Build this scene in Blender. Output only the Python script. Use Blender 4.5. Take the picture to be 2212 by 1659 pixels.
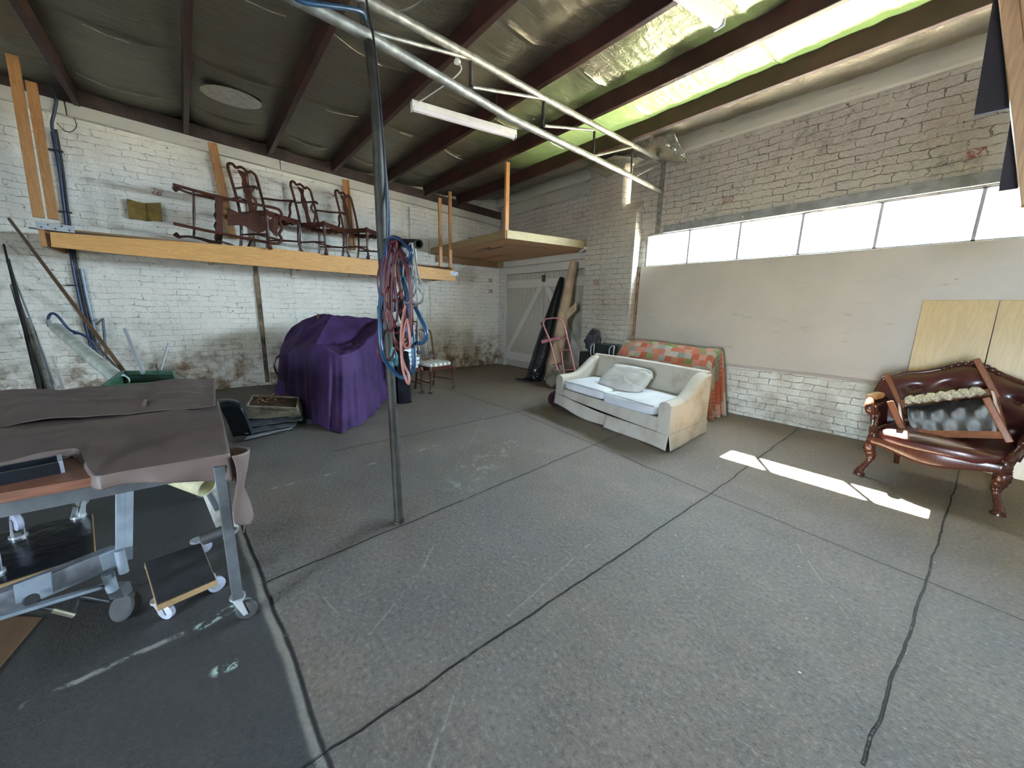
import bpy, bmesh, math, random
from mathutils import Vector, Matrix, noise as mnoise
R = math.radians
rnd = random.Random(7)
for o in list(bpy.data.objects):
    bpy.data.objects.remove(o)
sc = bpy.context.scene
COL = sc.collection

# ------------------------------------------------------------------ camera
F, PIT, ROL, YAW, H = 815.0, .1975, .0225, -.8814, 1.4
cp, sp, cr, sr, cy, sy = math.cos(PIT), math.sin(PIT), math.cos(ROL), math.sin(ROL), math.cos(YAW), math.sin(YAW)
_f0, _r0, _u0 = Vector((sy, cy, 0)), Vector((cy, -sy, 0)), Vector((0, 0, 1))
_f = cp*_f0 - sp*_u0
_u = sp*_f0 + cp*_u0
_r = cr*_r0 + sr*_u
_u2 = -sr*_r0 + cr*_u
C0 = Vector((0, 0, H))
cam = bpy.data.cameras.new('camera')
cam.lens = F/2212*36
cam.sensor_width = 36
cam.clip_start = .05
co = bpy.data.objects.new('camera', cam)
COL.objects.link(co)
m = Matrix((( _r.x, _u2.x, -_f.x), (_r.y, _u2.y, -_f.y), (_r.z, _u2.z, -_f.z)))
co.matrix_world = Matrix.Translation(C0) @ m.to_4x4()
sc.camera = co

def ray(x, y):
    return _f*F + _r*(x-1106) - _u2*(y-829.5)
def on(x, y, ax, v):          # pixel of the photograph -> point on the plane axis = v
    d = ray(x, y)
    return C0 + d*((v-C0[ax])/d[ax])
def g(x, y, z=0.0):
    return on(x, y, 2, z)

# ------------------------------------------------------------------ light
sc.view_settings.view_transform = 'Standard'
sc.view_settings.look = 'None'
sc.view_settings.gamma = 1
sc.view_settings.use_curve_mapping = False
sc.view_settings.exposure = 4.25
sc.cycles.use_denoising = True
sc.cycles.max_bounces = 8
sc.cycles.diffuse_bounces = 5
sc.cycles.glossy_bounces = 3
sc.cycles.use_adaptive_sampling = True
sc.cycles.adaptive_threshold = .02
sc.cycles.sample_clamp_indirect = 12

w = bpy.data.worlds.new('sky')
sc.world = w
w.use_nodes = True
bg = w.node_tree.nodes['Background']
bg.inputs[0].default_value = (.67, .835, 1.0, 1)
bg.inputs[1].default_value = 6.5

sd = bpy.data.lights.new('sun', 'SUN')
sd.energy = 34
sd.angle = R(.6)
sd.color = (1, .87, .68)
so = bpy.data.objects.new('sun', sd)
COL.objects.link(so)
so.rotation_euler = Vector((.65, -1, -1.325)).to_track_quat('-Z', 'Y').to_euler()

def portal(name, loc, rot, sx, sz):
    l = bpy.data.lights.new(name, 'AREA')
    l.shape = 'RECTANGLE'; l.size = sx; l.size_y = sz
    l.cycles.is_portal = True
    o = bpy.data.objects.new(name, l); COL.objects.link(o)
    o.location = loc; o.rotation_euler = rot
portal('window_portal', (-.1, 5.86, 2.36), (R(-90), 0, 0), 7.0, .5)
portal('doorway_portal', (.95, -5.35, 1.05), (R(90), 0, 0), 1.3, 2.1)

# ------------------------------------------------------------------ node helper
class NB:
    def __init__(s, name):
        s.m = bpy.data.materials.new(name); s.m.use_nodes = True
        s.t = s.m.node_tree; s.t.nodes.clear()
        s.out = s.t.nodes.new('ShaderNodeOutputMaterial')
        s.b = s.t.nodes.new('ShaderNodeBsdfPrincipled')
        s.t.links.new(s.b.outputs[0], s.out.inputs[0])
        s.tc = s.t.nodes.new('ShaderNodeTexCoord')
    def L(s, a, b):
        if isinstance(a, (int, float)): b.default_value = a
        elif isinstance(a, tuple): b.default_value = a if len(a) == len(b.default_value) else a + (1,)
        else: s.t.links.new(a, b)
    def n(s, t, **k):
        x = s.t.nodes.new('ShaderNode' + t)
        for a, v in k.items(): setattr(x, a, v)
        return x
    def math(s, op, a, b=0.0, c=0.0, clamp=False):
        x = s.n('Math', operation=op, use_clamp=clamp)
        s.L(a, x.inputs[0]); s.L(b, x.inputs[1]); s.L(c, x.inputs[2])
        return x.outputs[0]
    def vm(s, op, a, b=(0., 0., 0.), scale=None):
        x = s.n('VectorMath', operation=op)
        s.L(a, x.inputs[0]); s.L(b, x.inputs[1])
        if scale is not None: s.L(scale, x.inputs[3])
        return x.outputs[1] if op in ('DOT_PRODUCT', 'LENGTH', 'DISTANCE') else x.outputs[0]
    def sep(s, v):
        x = s.n('SeparateXYZ'); s.L(v, x.inputs[0]); return x.outputs
    def comb(s, a, b, c=0.0):
        x = s.n('CombineXYZ'); s.L(a, x.inputs[0]); s.L(b, x.inputs[1]); s.L(c, x.inputs[2]); return x.outputs[0]
    def noise(s, v, scale, detail=3, rough=.55, dist=0.0, col=False):
        x = s.n('TexNoise'); s.L(v, x.inputs['Vector'])
        x.inputs['Scale'].default_value = scale; x.inputs['Detail'].default_value = detail
        x.inputs['Roughness'].default_value = rough; x.inputs['Distortion'].default_value = dist
        return x.outputs[1] if col else x.outputs[0]
    def step(s, v, a, b):       # smooth 0..1 between a and b
        x = s.n('MapRange', interpolation_type='SMOOTHSTEP')
        s.L(v, x.inputs[0]); x.inputs[1].default_value = a; x.inputs[2].default_value = b
        return x.outputs[0]
    def mix(s, f, a, b):
        x = s.n('Mix', data_type='RGBA')
        s.L(f, x.inputs[0]); s.L(a, x.inputs[6]); s.L(b, x.inputs[7])
        return x.outputs[2]
    def ramp(s, f, stops, const=False):
        x = s.n('ValToRGB'); e = x.color_ramp.elements
        if const: x.color_ramp.interpolation = 'CONSTANT'
        while len(e) < len(stops): e.new(.5)
        for k, (p, c) in enumerate(stops):
            e[k].position = p; e[k].color = c + (1,)
        s.L(f, x.inputs[0]); return x.outputs[0]
    def bump(s, h, strength, dist=.01, nrm=None):
        x = s.n('Bump'); x.inputs['Strength'].default_value = strength; x.inputs['Distance'].default_value = dist
        s.L(h, x.inputs['Height'])
        if nrm is not None: s.L(nrm, x.inputs['Normal'])
        return x.outputs[0]
    def fin(s, col=None, rough=None, metal=None, nrm=None, spec=None):
        if col is not None: s.L(col, s.b.inputs['Base Color'])
        if rough is not None: s.L(rough, s.b.inputs['Roughness'])
        if metal is not None: s.L(metal, s.b.inputs['Metallic'])
        if spec is not None: s.b.inputs['Specular IOR Level'].default_value = spec
        if nrm is not None: s.L(nrm, s.b.inputs['Normal'])
        return s.m

def M(name, col, rough=.6, metal=0.0, var=.25, vs=8.0, bmp=.15, bs=60.0, bd=.002, spec=.5):
    n = NB(name); v = n.tc.outputs['Object']
    f = n.noise(v, vs, 4)
    a = tuple(c*(1-var) for c in col); b = tuple(min(1, c*(1+var)) for c in col)
    c = n.mix(n.step(f, .3, .7), a, b)
    return n.fin(c, rough, metal, n.bump(n.noise(v, bs, 3), bmp, bd), spec)

def wood(name, c1, c2, axis=1, scale=6.0, rough=.55, bmp=.1, knots=True):
    n = NB(name); v = n.tc.outputs['Object']
    s = [scale*2.2]*3; s[axis] = scale*.16
    mp = n.n('Mapping'); n.L(v, mp.inputs[0]); mp.inputs['Scale'].default_value = s
    d = n.noise(mp.outputs[0], 1.5, 4, .5, .6)
    wv = n.math('FRACT', n.math('MULTIPLY', d, 9.0))
    rings = n.math('ABSOLUTE', n.math('SUBTRACT', wv, .5))
    fine = n.noise(mp.outputs[0], 14, 3)
    f = n.math('ADD', n.math('MULTIPLY', rings, 1.1), n.math('MULTIPLY', fine, .5), clamp=True)
    c = n.mix(f, c2, c1)
    return n.fin(c, rough, 0.0, n.bump(f, bmp, .002))

def brick(name, ax, paint, joint, red=(.28, .08, .05), crack=.5, dirt=.3, damp=0.0, red_amt=.71, h=.086, bw=.24, bstr=.7, jb=.5, wb=1.0):
    n = NB(name); v = n.tc.outputs['Object']; s = n.sep(v)
    u0 = s[ax]; z0 = s[2]
    wob = n.noise(v, 3.2, 3, .6, 0, True); ws = n.sep(wob)
    wob2 = n.noise(v, 17, 3, .6, 0, True); w2 = n.sep(wob2)
    u = n.math('ADD', u0, n.math('ADD', n.math('MULTIPLY', ws[0], .10*wb), n.math('MULTIPLY', w2[0], .05*wb)))
    z = n.math('ADD', z0, n.math('ADD', n.math('MULTIPLY', ws[1], .055*wb), n.math('MULTIPLY', w2[1], .030*wb)))
    bt = n.n('TexBrick'); n.L(n.comb(u, z), bt.inputs['Vector'])
    bt.offset = .5; bt.squash = 1
    for k, val in (('Scale', 1.0), ('Mortar Size', .0045), ('Mortar Smooth', .6), ('Bias', 0.0), ('Brick Width', bw), ('Row Height', h)):
        bt.inputs[k].default_value = val
    bt.inputs['Color1'].default_value = (.35, .35, .35, 1); bt.inputs['Color2'].default_value = (.65, .65, .65, 1)
    fac = bt.outputs['Fac']
    big = n.noise(v, 1.1, 4, .6); med = n.noise(v, 5.5, 5, .65); fine = n.noise(v, 38, 4, .7)
    # paint
    c = n.mix(n.step(big, .3, .7), tuple(k*.86 for k in paint), paint)
    c = n.mix(n.math('MULTIPLY', n.step(med, .48, .68), .35), c, tuple(k*q for k, q in zip(paint, (.78, .74, .70))))
    # open joints where the paint has cracked
    cm = n.math('MULTIPLY', n.step(fac, .25, .8), n.step(n.noise(v, 4.3, 4, .7), 1-crack-.12, 1-crack+.08))
    c = n.mix(n.math('MULTIPLY', n.math('MULTIPLY', fac, n.step(n.noise(v, 7.7, 3, .7), .35, .65)), .30), c, tuple(k*.5 for k in paint))
    c = n.mix(n.math('MULTIPLY', cm, .85), c, joint)
    # dirt blotches and pits
    dm = n.math('MULTIPLY', n.step(n.noise(v, 2.3, 7, .78), .60-dirt*.09, .76-dirt*.05), min(.9, dirt*1.6), clamp=True)
    c = n.mix(dm, c, tuple(k*.28 for k in paint))
    pit = n.step(n.noise(v, 22, 2, .5), .73, .77)
    c = n.mix(n.math('MULTIPLY', pit, .8), c, tuple(k*.5 for k in joint))
    if damp:
        dz = n.step(n.math('ADD', z0, n.math('MULTIPLY', n.math('SUBTRACT', med, .5), 1.5)), 1.0, .15)
        c = n.mix(n.math('MULTIPLY', n.math('MULTIPLY', dz, n.step(n.noise(v, 3.5, 5, .7), .40, .62)), damp), c, (.20, .12, .055))
    # bare red brick
    rm = n.step(n.noise(n.comb(n.math('FLOOR', n.math('DIVIDE', u, bw*.5)), n.math('FLOOR', n.math('DIVIDE', z, h)), 3.3), 7.31, 0), red_amt, red_amt+.03)
    rm = n.math('MULTIPLY', n.math('MULTIPLY', rm, n.step(fine, .42, .55)), n.math('SUBTRACT', 1.0, fac))
    c = n.mix(rm, c, red)
    hgt = n.math('ADD', n.math('MULTIPLY', n.math('SUBTRACT', 1.0, n.math('MULTIPLY', fac, n.step(n.noise(v, 6.1, 3, .6), .35, .6))), jb), n.math('ADD', n.math('MULTIPLY', med, .9), n.math('MULTIPLY', fine, .42)))
    hgt = n.math('SUBTRACT', hgt, n.math('ADD', n.math('MULTIPLY', cm, .35), n.math('MULTIPLY', pit, .3)))
    return n.fin(c, .62, 0.0, n.bump(hgt, bstr, .034))

def plaster(name, paint, marks=.5):
    n = NB(name); v = n.tc.outputs['Object']
    big = n.noise(v, .9, 4, .6); med = n.noise(v, 6, 5, .65)
    c = n.mix(n.step(big, .3, .7), tuple(k*.88 for k in paint), paint)
    mp = n.n('Mapping'); n.L(v, mp.inputs[0]); mp.inputs['Scale'].default_value = (2.2, 2.2, 16)
    c = n.mix(n.math('MULTIPLY', n.step(n.noise(mp.outputs[0], 1.3, 6, .75), .59, .70), marks), c, tuple(k*.45 for k in paint))
    c = n.mix(n.math('MULTIPLY', n.step(n.noise(v, 16, 4, .7), .69, .73), .7), c, (.12, .10, .085))
    return n.fin(c, .42, 0.0, n.bump(n.math('ADD', med, n.math('MULTIPLY', n.noise(v, 60, 3), .2)), .25, .01))

PAINT_A = (.86, .81, .71)
m_brickA = brick('painted_brick_left', 1, PAINT_A, (.20, .16, .12), crack=.43, dirt=.26, damp=1.0, red_amt=.80, jb=.42, wb=1.3)
m_brickD = brick('painted_brick_end', 0, (.60, .55, .49), (.10, .075, .055), crack=.50, dirt=.45, damp=.8, red_amt=.82)
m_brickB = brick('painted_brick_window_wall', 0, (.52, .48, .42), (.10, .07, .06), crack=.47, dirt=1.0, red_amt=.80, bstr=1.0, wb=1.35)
m_brickP = brick('painted_brick_pier', 0, (.54, .485, .41), (.16, .12, .10), crack=.45, dirt=.35, red_amt=.80, bstr=.9)
m_brickL = brick('painted_brick_base', 0, (.66, .64, .56), (.10, .06, .04), crack=.50, dirt=.2, damp=.5, red_amt=.83)
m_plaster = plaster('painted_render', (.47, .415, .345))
m_paintw = plaster('painted_timber_cream', (.62, .59, .50), .7)
m_purlin = M('dark_red_stained_timber', (.042, .013, .009), .5, var=.35, vs=3, bmp=.3, bs=25)
m_pine = wood('yellow_pine', (.68, .37, .12), (.48, .23, .06), 1, 5)
m_pinev = wood('orange_pine_upright', (.50, .25, .09), (.32, .14, .04), 2, 5)
m_oldtim = wood('weathered_framing_timber', (.36, .25, .11), (.20, .14, .06), 0, 5)
m_oldtimy = wood('weathered_framing_timber_long', (.30, .17, .07), (.16, .09, .04), 1, 5)
m_maho = wood('dark_mahogany', (.11, .035, .020), (.04, .012, .008), 2, 6, .3)
m_teak = wood('polished_teak', (.26, .095, .035), (.14, .045, .018), 2, 8, .28)
m_galv = M('galvanised_steel', (.26, .25, .22), .5, .55, .3, 16)
m_pipe = M('painted_pipe_steel', (.30, .28, .24), .45, .5, .3, 14)
m_postm = M('worn_dark_steel', (.026, .023, .018), .6, .1, .5, 10)
m_steel = M('grey_painted_steel', (.13, .14, .15), .45, .4, .2, 12)
m_lsteel = M('pale_blue_grey_enamel', (.24, .28, .33), .4, .2, .15, 12)
m_chrome = M('chrome', (.62, .64, .67), .28, .6, .05, 10)
m_black = M('black_plastic', (.012, .012, .014), .45, 0, .3, 20)
m_blackg = M('glossy_black_vinyl', (.010, .012, .016), .22, 0, .2, 6, .4, 9, .01)
m_rubber = M('dark_rubber', (.03, .03, .03), .7)
m_white = M('white_enamel', (.80, .80, .80), .35, 0, .05)
m_whitewheel = M('translucent_white_wheel_plastic', (.38, .39, .50), .3, 0, .1)

def node_concrete():
    n = NB('worn_concrete'); v = n.tc.outputs['Object']; s = n.sep(v)
    p = n.comb(s[0], s[1])
    wob = n.vm('SCALE', n.vm('SUBTRACT', n.noise(v, 2.4, 4, .6, 0, True), (.5, .5, .5)), scale=.045)
    pw = n.vm('MULTIPLY', n.vm('ADD', p, wob), (1., 1., 0.))
    big = n.noise(v, .55, 4, .6); med = n.noise(v, 2.6, 6, .7); fine = n.noise(v, 46, 5, .75); vf = n.noise(v, 120, 3, .7)
    c = n.ramp(med, [(.25, (.104, .084, .068)), (.5, (.156, .127, .105)), (.72, (.205, .171, .142))])
    c = n.mix(n.math('MULTIPLY', n.step(big, .42, .66), .45), c, (.105, .108, .120))
    c = n.mix(n.math('MULTIPLY', n.step(n.noise(v, .8, 4, .6), .55, .72), .35), c, (.155, .105, .058))
    # warm bounce light painted as brown along the end walls and far corner
    bounce = n.step(n.math('ADD', n.math('SUBTRACT', s[1], n.math('MULTIPLY', s[0], .28)), n.math('MULTIPLY', med, 1.2)), 3.6, 6.2)
    c = n.mix(n.math('MULTIPLY', bounce, .62), c, (.215, .155, .10))
    c = n.mix(n.math('MULTIPLY', n.step(fine, .50, .68), .55), c, (.30, .28, .25))
    c = n.mix(n.math('MULTIPLY', n.step(fine, .46, .35), .55), c, (.035, .032, .029))
    c = n.mix(n.math('MULTIPLY', n.step(vf, .61, .70), .35), c, (.40, .38, .35))
    hgt = n.math('ADD', n.math('MULTIPLY', fine, .8), n.math('MULTIPLY', vf, .35))
    def seg(a, b, pv=None):
        a = g(*a); b = g(*b)
        pv = pv or pw
        d = (b.x-a.x, b.y-a.y, 0.); l2 = d[0]**2+d[1]**2
        pa = n.vm('SUBTRACT', pv, (a.x, a.y, 0.))
        t = n.math('DIVIDE', n.vm('DOT_PRODUCT', pa, d), l2, clamp=True)
        return n.vm('LENGTH', n.vm('SUBTRACT', pa, n.vm('SCALE', d, scale=t)))
    def mn(L):
        x = L[0]
        for y in L[1:]: x = n.math('MINIMUM', x, y)
        return x
    J = [((960, 838), (1118, 890)), ((1118, 890), (1536, 1067)), ((1536, 1067), (2002, 1256)), ((2002, 1256), (2330, 1389)),
         ((565, 1262), (1290, 958)), ((1290, 958), (1400, 915)), ((718, 1614), (1536, 1067)), ((1536, 1067), (1725, 925)), ((600, 1700), (718, 1614)),
         ((2075, 1010), (2002, 1254)), ((2002, 1254), (1863, 1654)), ((720, 975), (1118, 890)), ((1118, 890), (1260, 850))]
    j = mn([seg(*a) for a in J])
    pres = n.step(n.noise(v, 3.5, 4, .7), .30, .46)
    jm = n.math('MULTIPLY', n.step(j, .0065, .0015), pres)
    jw = n.math('MULTIPLY', n.step(j, .05, .01), .3)
    c = n.mix(jw, c, (.11, .095, .08))
    c = n.mix(jm, c, (.012, .010, .009))
    hgt = n.math('SUBTRACT', hgt, n.math('MULTIPLY', jm, 3.0))
    # raised, chipped edge along the left joint
    e = seg((500, 1120), (571, 1300)); e2 = seg((571, 1300), (712, 1690))
    em = n.math('MINIMUM', e, e2)
    c = n.mix(n.math('MULTIPLY', n.step(em, .028, .008), .45), c, (.30, .28, .25))
    e = seg((508, 1105), (588, 1300)); e3 = seg((588, 1300), (728, 1680))
    em2 = n.math('MINIMUM', e, e3)
    ee = n.math('MULTIPLY', n.step(em2, .012, .003), n.step(n.noise(v, 4, 3), .3, .42))
    c = n.mix(ee, c, (.015, .013, .012))
    hgt = n.math('SUBTRACT', hgt, n.math('MULTIPLY', ee, 3.0))
    # darker floor colour on the left of that edge
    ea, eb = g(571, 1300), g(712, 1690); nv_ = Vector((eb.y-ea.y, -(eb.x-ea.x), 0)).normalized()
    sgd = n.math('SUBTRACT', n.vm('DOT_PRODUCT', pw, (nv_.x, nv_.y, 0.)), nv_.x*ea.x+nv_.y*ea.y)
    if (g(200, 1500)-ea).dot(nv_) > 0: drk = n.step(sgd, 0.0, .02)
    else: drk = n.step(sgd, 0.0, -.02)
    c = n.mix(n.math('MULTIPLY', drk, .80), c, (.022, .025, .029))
    # worn pale paint lines and smears
    Ln = [((560, 1062), (870, 985)), ((830, 994), (960, 958)), ((500, 972), (620, 940)), ((60, 1522), (390, 1370))]
    l = mn([seg(*a) for a in Ln])
    lm = n.math('MULTIPLY', n.step(l, .020, .006), n.step(n.noise(v, 9, 4, .7), .50, .62))
    c = n.mix(n.math('MULTIPLY', lm, .6), c, (.42, .40, .37))
    Lt = [((700, 1290), (800, 1400)), ((920, 1220), (800, 1370)), ((940, 1175), (905, 1240)), ((1720, 1175), (1830, 1335)), ((1000, 1440), (925, 1659)), ((1060, 880), (985, 1010)), ((1290, 1160), (1100, 1330))]
    l = mn([seg(*a) for a in Lt])
    lm = n.math('MULTIPLY', n.step(l, .007, .002), n.step(n.noise(v, 7, 3, .7), .42, .55))
    c = n.mix(n.math('MULTIPLY', lm, .35), c, (.36, .34, .31))
    # pale green powder smear
    gm = n.math('MULTIPLY', n.step(mn([seg((990, 1050), (1050, 990)), seg((1050, 990), (1110, 955))]), .22, .02), n.step(n.noise(v, 8, 5, .75), .50, .66))
    c = n.mix(n.math('MULTIPLY', gm, .6), c, (.36, .40, .34))
    gm = n.math('MULTIPLY', n.step(mn([seg((476, 1446), (510, 1433)), seg((440, 1350), (530, 1300))]), .035, .01), n.step(n.noise(v, 22, 4, .7), .48, .56))
    c = n.mix(gm, c, (.40, .52, .46))
    return n.fin(c, n.math('ADD', n.math('MULTIPLY', med, .35), .38), 0.0, n.bump(hgt, .8, .015), .4)
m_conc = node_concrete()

# ------------------------------------------------------------------ geometry helper
class MB:
    def __init__(s):
        s.v = []; s.f = []; s.uv = {}
    def add(s, vs, fs, uvs=None):
        k = len(s.v); s.v += [Vector(a) for a in vs]
        for q, fc in enumerate(fs):
            if uvs: s.uv[len(s.f)] = [uvs[i] for i in fc]
            s.f.append([i+k for i in fc])
        return s
    def hexa(s, a, b):           # a: 4 lower points, b: 4 upper points
        return s.add(list(a)+list(b), [(3, 2, 1, 0), (4, 5, 6, 7), (0, 1, 5, 4), (1, 2, 6, 5), (2, 3, 7, 6), (3, 0, 4, 7)])
    def box(s, c, d, rot=None):
        c = Vector(c); x, y, z = d[0]/2, d[1]/2, d[2]/2
        P = [Vector(q) for q in ((-x, -y, -z), (x, -y, -z), (x, y, -z), (-x, y, -z), (-x, -y, z), (x, -y, z), (x, y, z), (-x, y, z))]
        if rot is not None: P = [rot @ q for q in P]
        P = [q+c for q in P]
        return s.hexa(P[:4], P[4:])
    def bb(s, lo, hi):
        return s.box([(a+b)/2 for a, b in zip(lo, hi)], [b-a for a, b in zip(lo, hi)])
    def beam(s, a, b, wd, ht, up=(0, 0, 1)):   # box from a to b
        a, b = Vector(a), Vector(b); d = (b-a).normalized(); up = Vector(up)
        sd = d.cross(up)
        if sd.length < 1e-4: sd = d.cross(Vector((1, 0, 0)))
        sd.normalize(); u = sd.cross(d).normalized()
        q = lambda p: [p-sd*wd/2-u*ht/2, p+sd*wd/2-u*ht/2, p+sd*wd/2+u*ht/2, p-sd*wd/2+u*ht/2]
        return s.hexa(q(a), q(b))
    def tube(s, pts, r, n=10, cap=True, hollow=0):
        pts = [Vector(p) for p in pts]; N = len(pts)
        rr = r if isinstance(r, (list, tuple)) else [r]*N
        rings = []; prev = None
        for i, p in enumerate(pts):
            d = (pts[min(i+1, N-1)] - pts[max(i-1, 0)])
            d = d.normalized() if d.length > 1e-9 else Vector((0, 0, 1))
            if prev is None:
                a = d.cross(Vector((0, 0, 1)))
                if a.length < .05: a = d.cross(Vector((1, 0, 0)))
                a.normalize()
            else:
                a = prev - d*prev.dot(d); a.normalize()
            b = d.cross(a); prev = a
            rings.append([p + (a*math.cos(2*math.pi*k/n) + b*math.sin(2*math.pi*k/n))*rr[i] for k in range(n)])
        vs = [q for rg in rings for q in rg]; fs = []
        for i in range(N-1):
            for k in range(n):
                fs.append((i*n+k, i*n+(k+1) % n, (i+1)*n+(k+1) % n, (i+1)*n+k))
        if cap:
            fs.append(tuple(range(n))[::-1]); fs.append(tuple((N-1)*n+k for k in range(n)))
        return s.add(vs, fs)
    def pipe(s, a, b, ro, ri, n=24, wob=0):      # open hollow pipe
        a, b = Vector(a), Vector(b); d = (b-a).normalized()
        x = d.cross(Vector((0, 0, 1)))
        if x.length < .05: x = d.cross(Vector((1, 0, 0)))
        x.normalize(); y = d.cross(x)
        vs = []
        for p, r in ((a, ro), (b, ro), (b, ri), (a, ri)):
            vs += [p+(x*math.cos(2*math.pi*k/n)+y*math.sin(2*math.pi*k/n))*r for k in range(n)]
        fs = []
        for q in range(4):
            for k in range(n):
                fs.append((q*n+k, q*n+(k+1) % n, ((q+1) % 4)*n+(k+1) % n, ((q+1) % 4)*n+k))
        return s.add(vs, fs)
    def cyl(s, a, b, r, n=20, r2=None):
        return s.tube([a, b], [r, r if r2 is None else r2], n)
    def lathe(s, prof, o=(0, 0, 0), ax=(0, 0, 1), n=20):   # prof: (radius, height)
        o = Vector(o); ax = Vector(ax).normalized()
        return s.tube([o+ax*h for _, h in prof], [max(r, .0005) for r, _ in prof], n)
    def prism(s, poly, o, ux, uy, th):    # 2-D outline in the plane (ux, uy), thickness th along the normal (centred)
        o, ux, uy = Vector(o), Vector(ux).normalized(), Vector(uy).normalized(); nz = ux.cross(uy).normalized()*th/2
        A = [o+ux*a+uy*b-nz for a, b in poly]; B = [o+ux*a+uy*b+nz for a, b in poly]; k = len(poly)
        fs = [tuple(range(k))[::-1], tuple(range(k, 2*k))] + [(i, (i+1) % k, k+(i+1) % k, k+i) for i in range(k)]
        return s.add(A+B, fs)
    def pris3(s, P, d):                   # polygon of 3-D points pushed along d
        P = [Vector(p) for p in P]; d = Vector(d); k = len(P)
        fs = [tuple(range(k))[::-1], tuple(range(k, 2*k))] + [(i, (i+1) % k, k+(i+1) % k, k+i) for i in range(k)]
        return s.add(P+[p+d for p in P], fs)
    def grid(s, fn, nu, nv, closeu=False, uvs=(1, 1)):
        vs = []; uv = []
        for j in range(nv+1):
            for i in range(nu+(0 if closeu else 1)):
                vs.append(fn(i/nu, j/nv)); uv.append((i/nu*uvs[0], j/nv*uvs[1]))
        W = nu if closeu else nu+1
        fs = [(j*W+i, j*W+(i+1) % W, (j+1)*W+(i+1) % W, (j+1)*W+i) for j in range(nv) for i in range(nu)]
        return s.add(vs, fs, uv)
    def ball(s, c, r, nu=16, nv=10, rot=None):
        c = Vector(c); r = Vector(r) if hasattr(r, '__len__') else Vector((r, r, r))
        def fn(u, v):
            a, b = u*2*math.pi, (v-.5)*math.pi*.999
            q = Vector((math.cos(a)*math.cos(b)*r.x, math.sin(a)*math.cos(b)*r.y, math.sin(b)*r.z))
            return c + (rot @ q if rot is not None else q)
        return s.grid(fn, nu, nv, True)
    def pillow(s, c, d, rot=None, n=14, e=4.0, top=1.0, bot=1.0):    # soft box, d = full size
        c = Vector(c)
        def fn(u, v):
            a, b = u*2*math.pi, (v-.5)*math.pi
            sg = lambda t, p: math.copysign(abs(t)**p, t)
            q = Vector((sg(math.cos(a), 2/e)*sg(math.cos(b), 2/e)*d[0]/2, sg(math.sin(a), 2/e)*sg(math.cos(b), 2/e)*d[1]/2, sg(math.sin(b), 2/(e*.75))*d[2]/2*(top if b > 0 else bot)))
            return c + (rot @ q if rot is not None else q)
        return s.grid(fn, n*4, n, True)
    def xf(s, mat):
        s.v = [mat @ p for p in s.v]; return s
    def build(s, name, mat, parent=None, smooth=True, bevel=0, sub=0, local=False, solid=0, origin=None):
        me = bpy.data.meshes.new(name)
        vs = [Vector(p) for p in s.v]
        if parent is None:
            if origin is None and vs:
                xs = [p.x for p in vs]; ys = [p.y for p in vs]; zs = [p.z for p in vs]
                origin = Vector(((min(xs)+max(xs))/2, (min(ys)+max(ys))/2, min(zs)))
            base = Vector(origin or (0, 0, 0))
        elif not local:
            base = parent_base(parent)
        else:
            base = Vector((0, 0, 0))
        me.from_pydata([p-base for p in vs], [], s.f)
        if s.uv:
            ul = me.uv_layers.new(name='UVMap')
            for fi, pl in enumerate(me.polygons):
                if fi in s.uv:
                    for li, q in zip(pl.loop_indices, s.uv[fi]): ul.data[li].uv = q
        me.materials.append(mat)
        bm = bmesh.new(); bm.from_mesh(me)
        bmesh.ops.recalc_face_normals(bm, faces=bm.faces)
        bm.to_mesh(me); bm.free()
        if smooth:
            for p in me.polygons: p.use_smooth = True
            me.set_sharp_from_angle(angle=R(38))
        o = bpy.data.objects.new(name, me); COL.objects.link(o)
        if parent is not None: o.parent = parent
        else: o.location = base
        if solid:
            q = o.modifiers.new('thickness', 'SOLIDIFY'); q.thickness = solid; q.offset = 0
        if bevel:
            q = o.modifiers.new('edges', 'BEVEL'); q.width = bevel; q.segments = 2; q.limit_method = 'ANGLE'; q.angle_limit = R(40)
            q.harden_normals = False
        if sub:
            q = o.modifiers.new('smooth', 'SUBSURF'); q.levels = sub; q.render_levels = sub
        return o
def parent_base(p):
    b = Vector((0, 0, 0))
    while p is not None:
        b += p.location; p = p.parent
    return b

def tag(o, label=None, cat=None, group=None, kind=None):
    if label: o['label'] = label
    if cat: o['category'] = cat
    if group: o['group'] = group
    if kind: o['kind'] = kind
    return o
def thing(name, label, cat, loc=(0, 0, 0), group=None):
    o = bpy.data.objects.new(name, None); COL.objects.link(o)
    o.location = loc; o.empty_display_size = .1
    return tag(o, label, cat, group)
def struct(name, mb, mat, parent=None, bevel=0, smooth=False):
    o = mb.build(name, mat, parent, smooth=smooth, bevel=bevel, origin=(0, 0, 0))
    if parent is None: o['kind'] = 'structure'
    return o
def copy_thing(root):
    r = root.copy(); COL.objects.link(r)
    for ch in root.children:
        c = ch.copy(); COL.objects.link(c); c.parent = r
        for gch in ch.children:
            d = gch.copy(); COL.objects.link(d); d.parent = c
    return r
def catmull(P, n=8, closed=False):
    P = [Vector(p) for p in P]; N = len(P); out = []
    rng = N if closed else N-1
    for i in range(rng):
        a = P[(i-1) % N] if closed or i > 0 else P[0]*2-P[1]
        b, c = P[i], P[(i+1) % N]
        d = P[(i+2) % N] if closed or i+2 < N else P[-1]*2-P[-2]
        for k in range(n):
            t = k/n
            out.append(.5*((2*b)+(c-a)*t+(2*a-5*b+4*c-d)*t*t+(3*b-a-3*c+d)*t**3))
    if not closed: out.append(P[-1].copy())
    return out
def nz(x, y, z=0.0): return mnoise.noise(Vector((x, y, z)))

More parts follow.
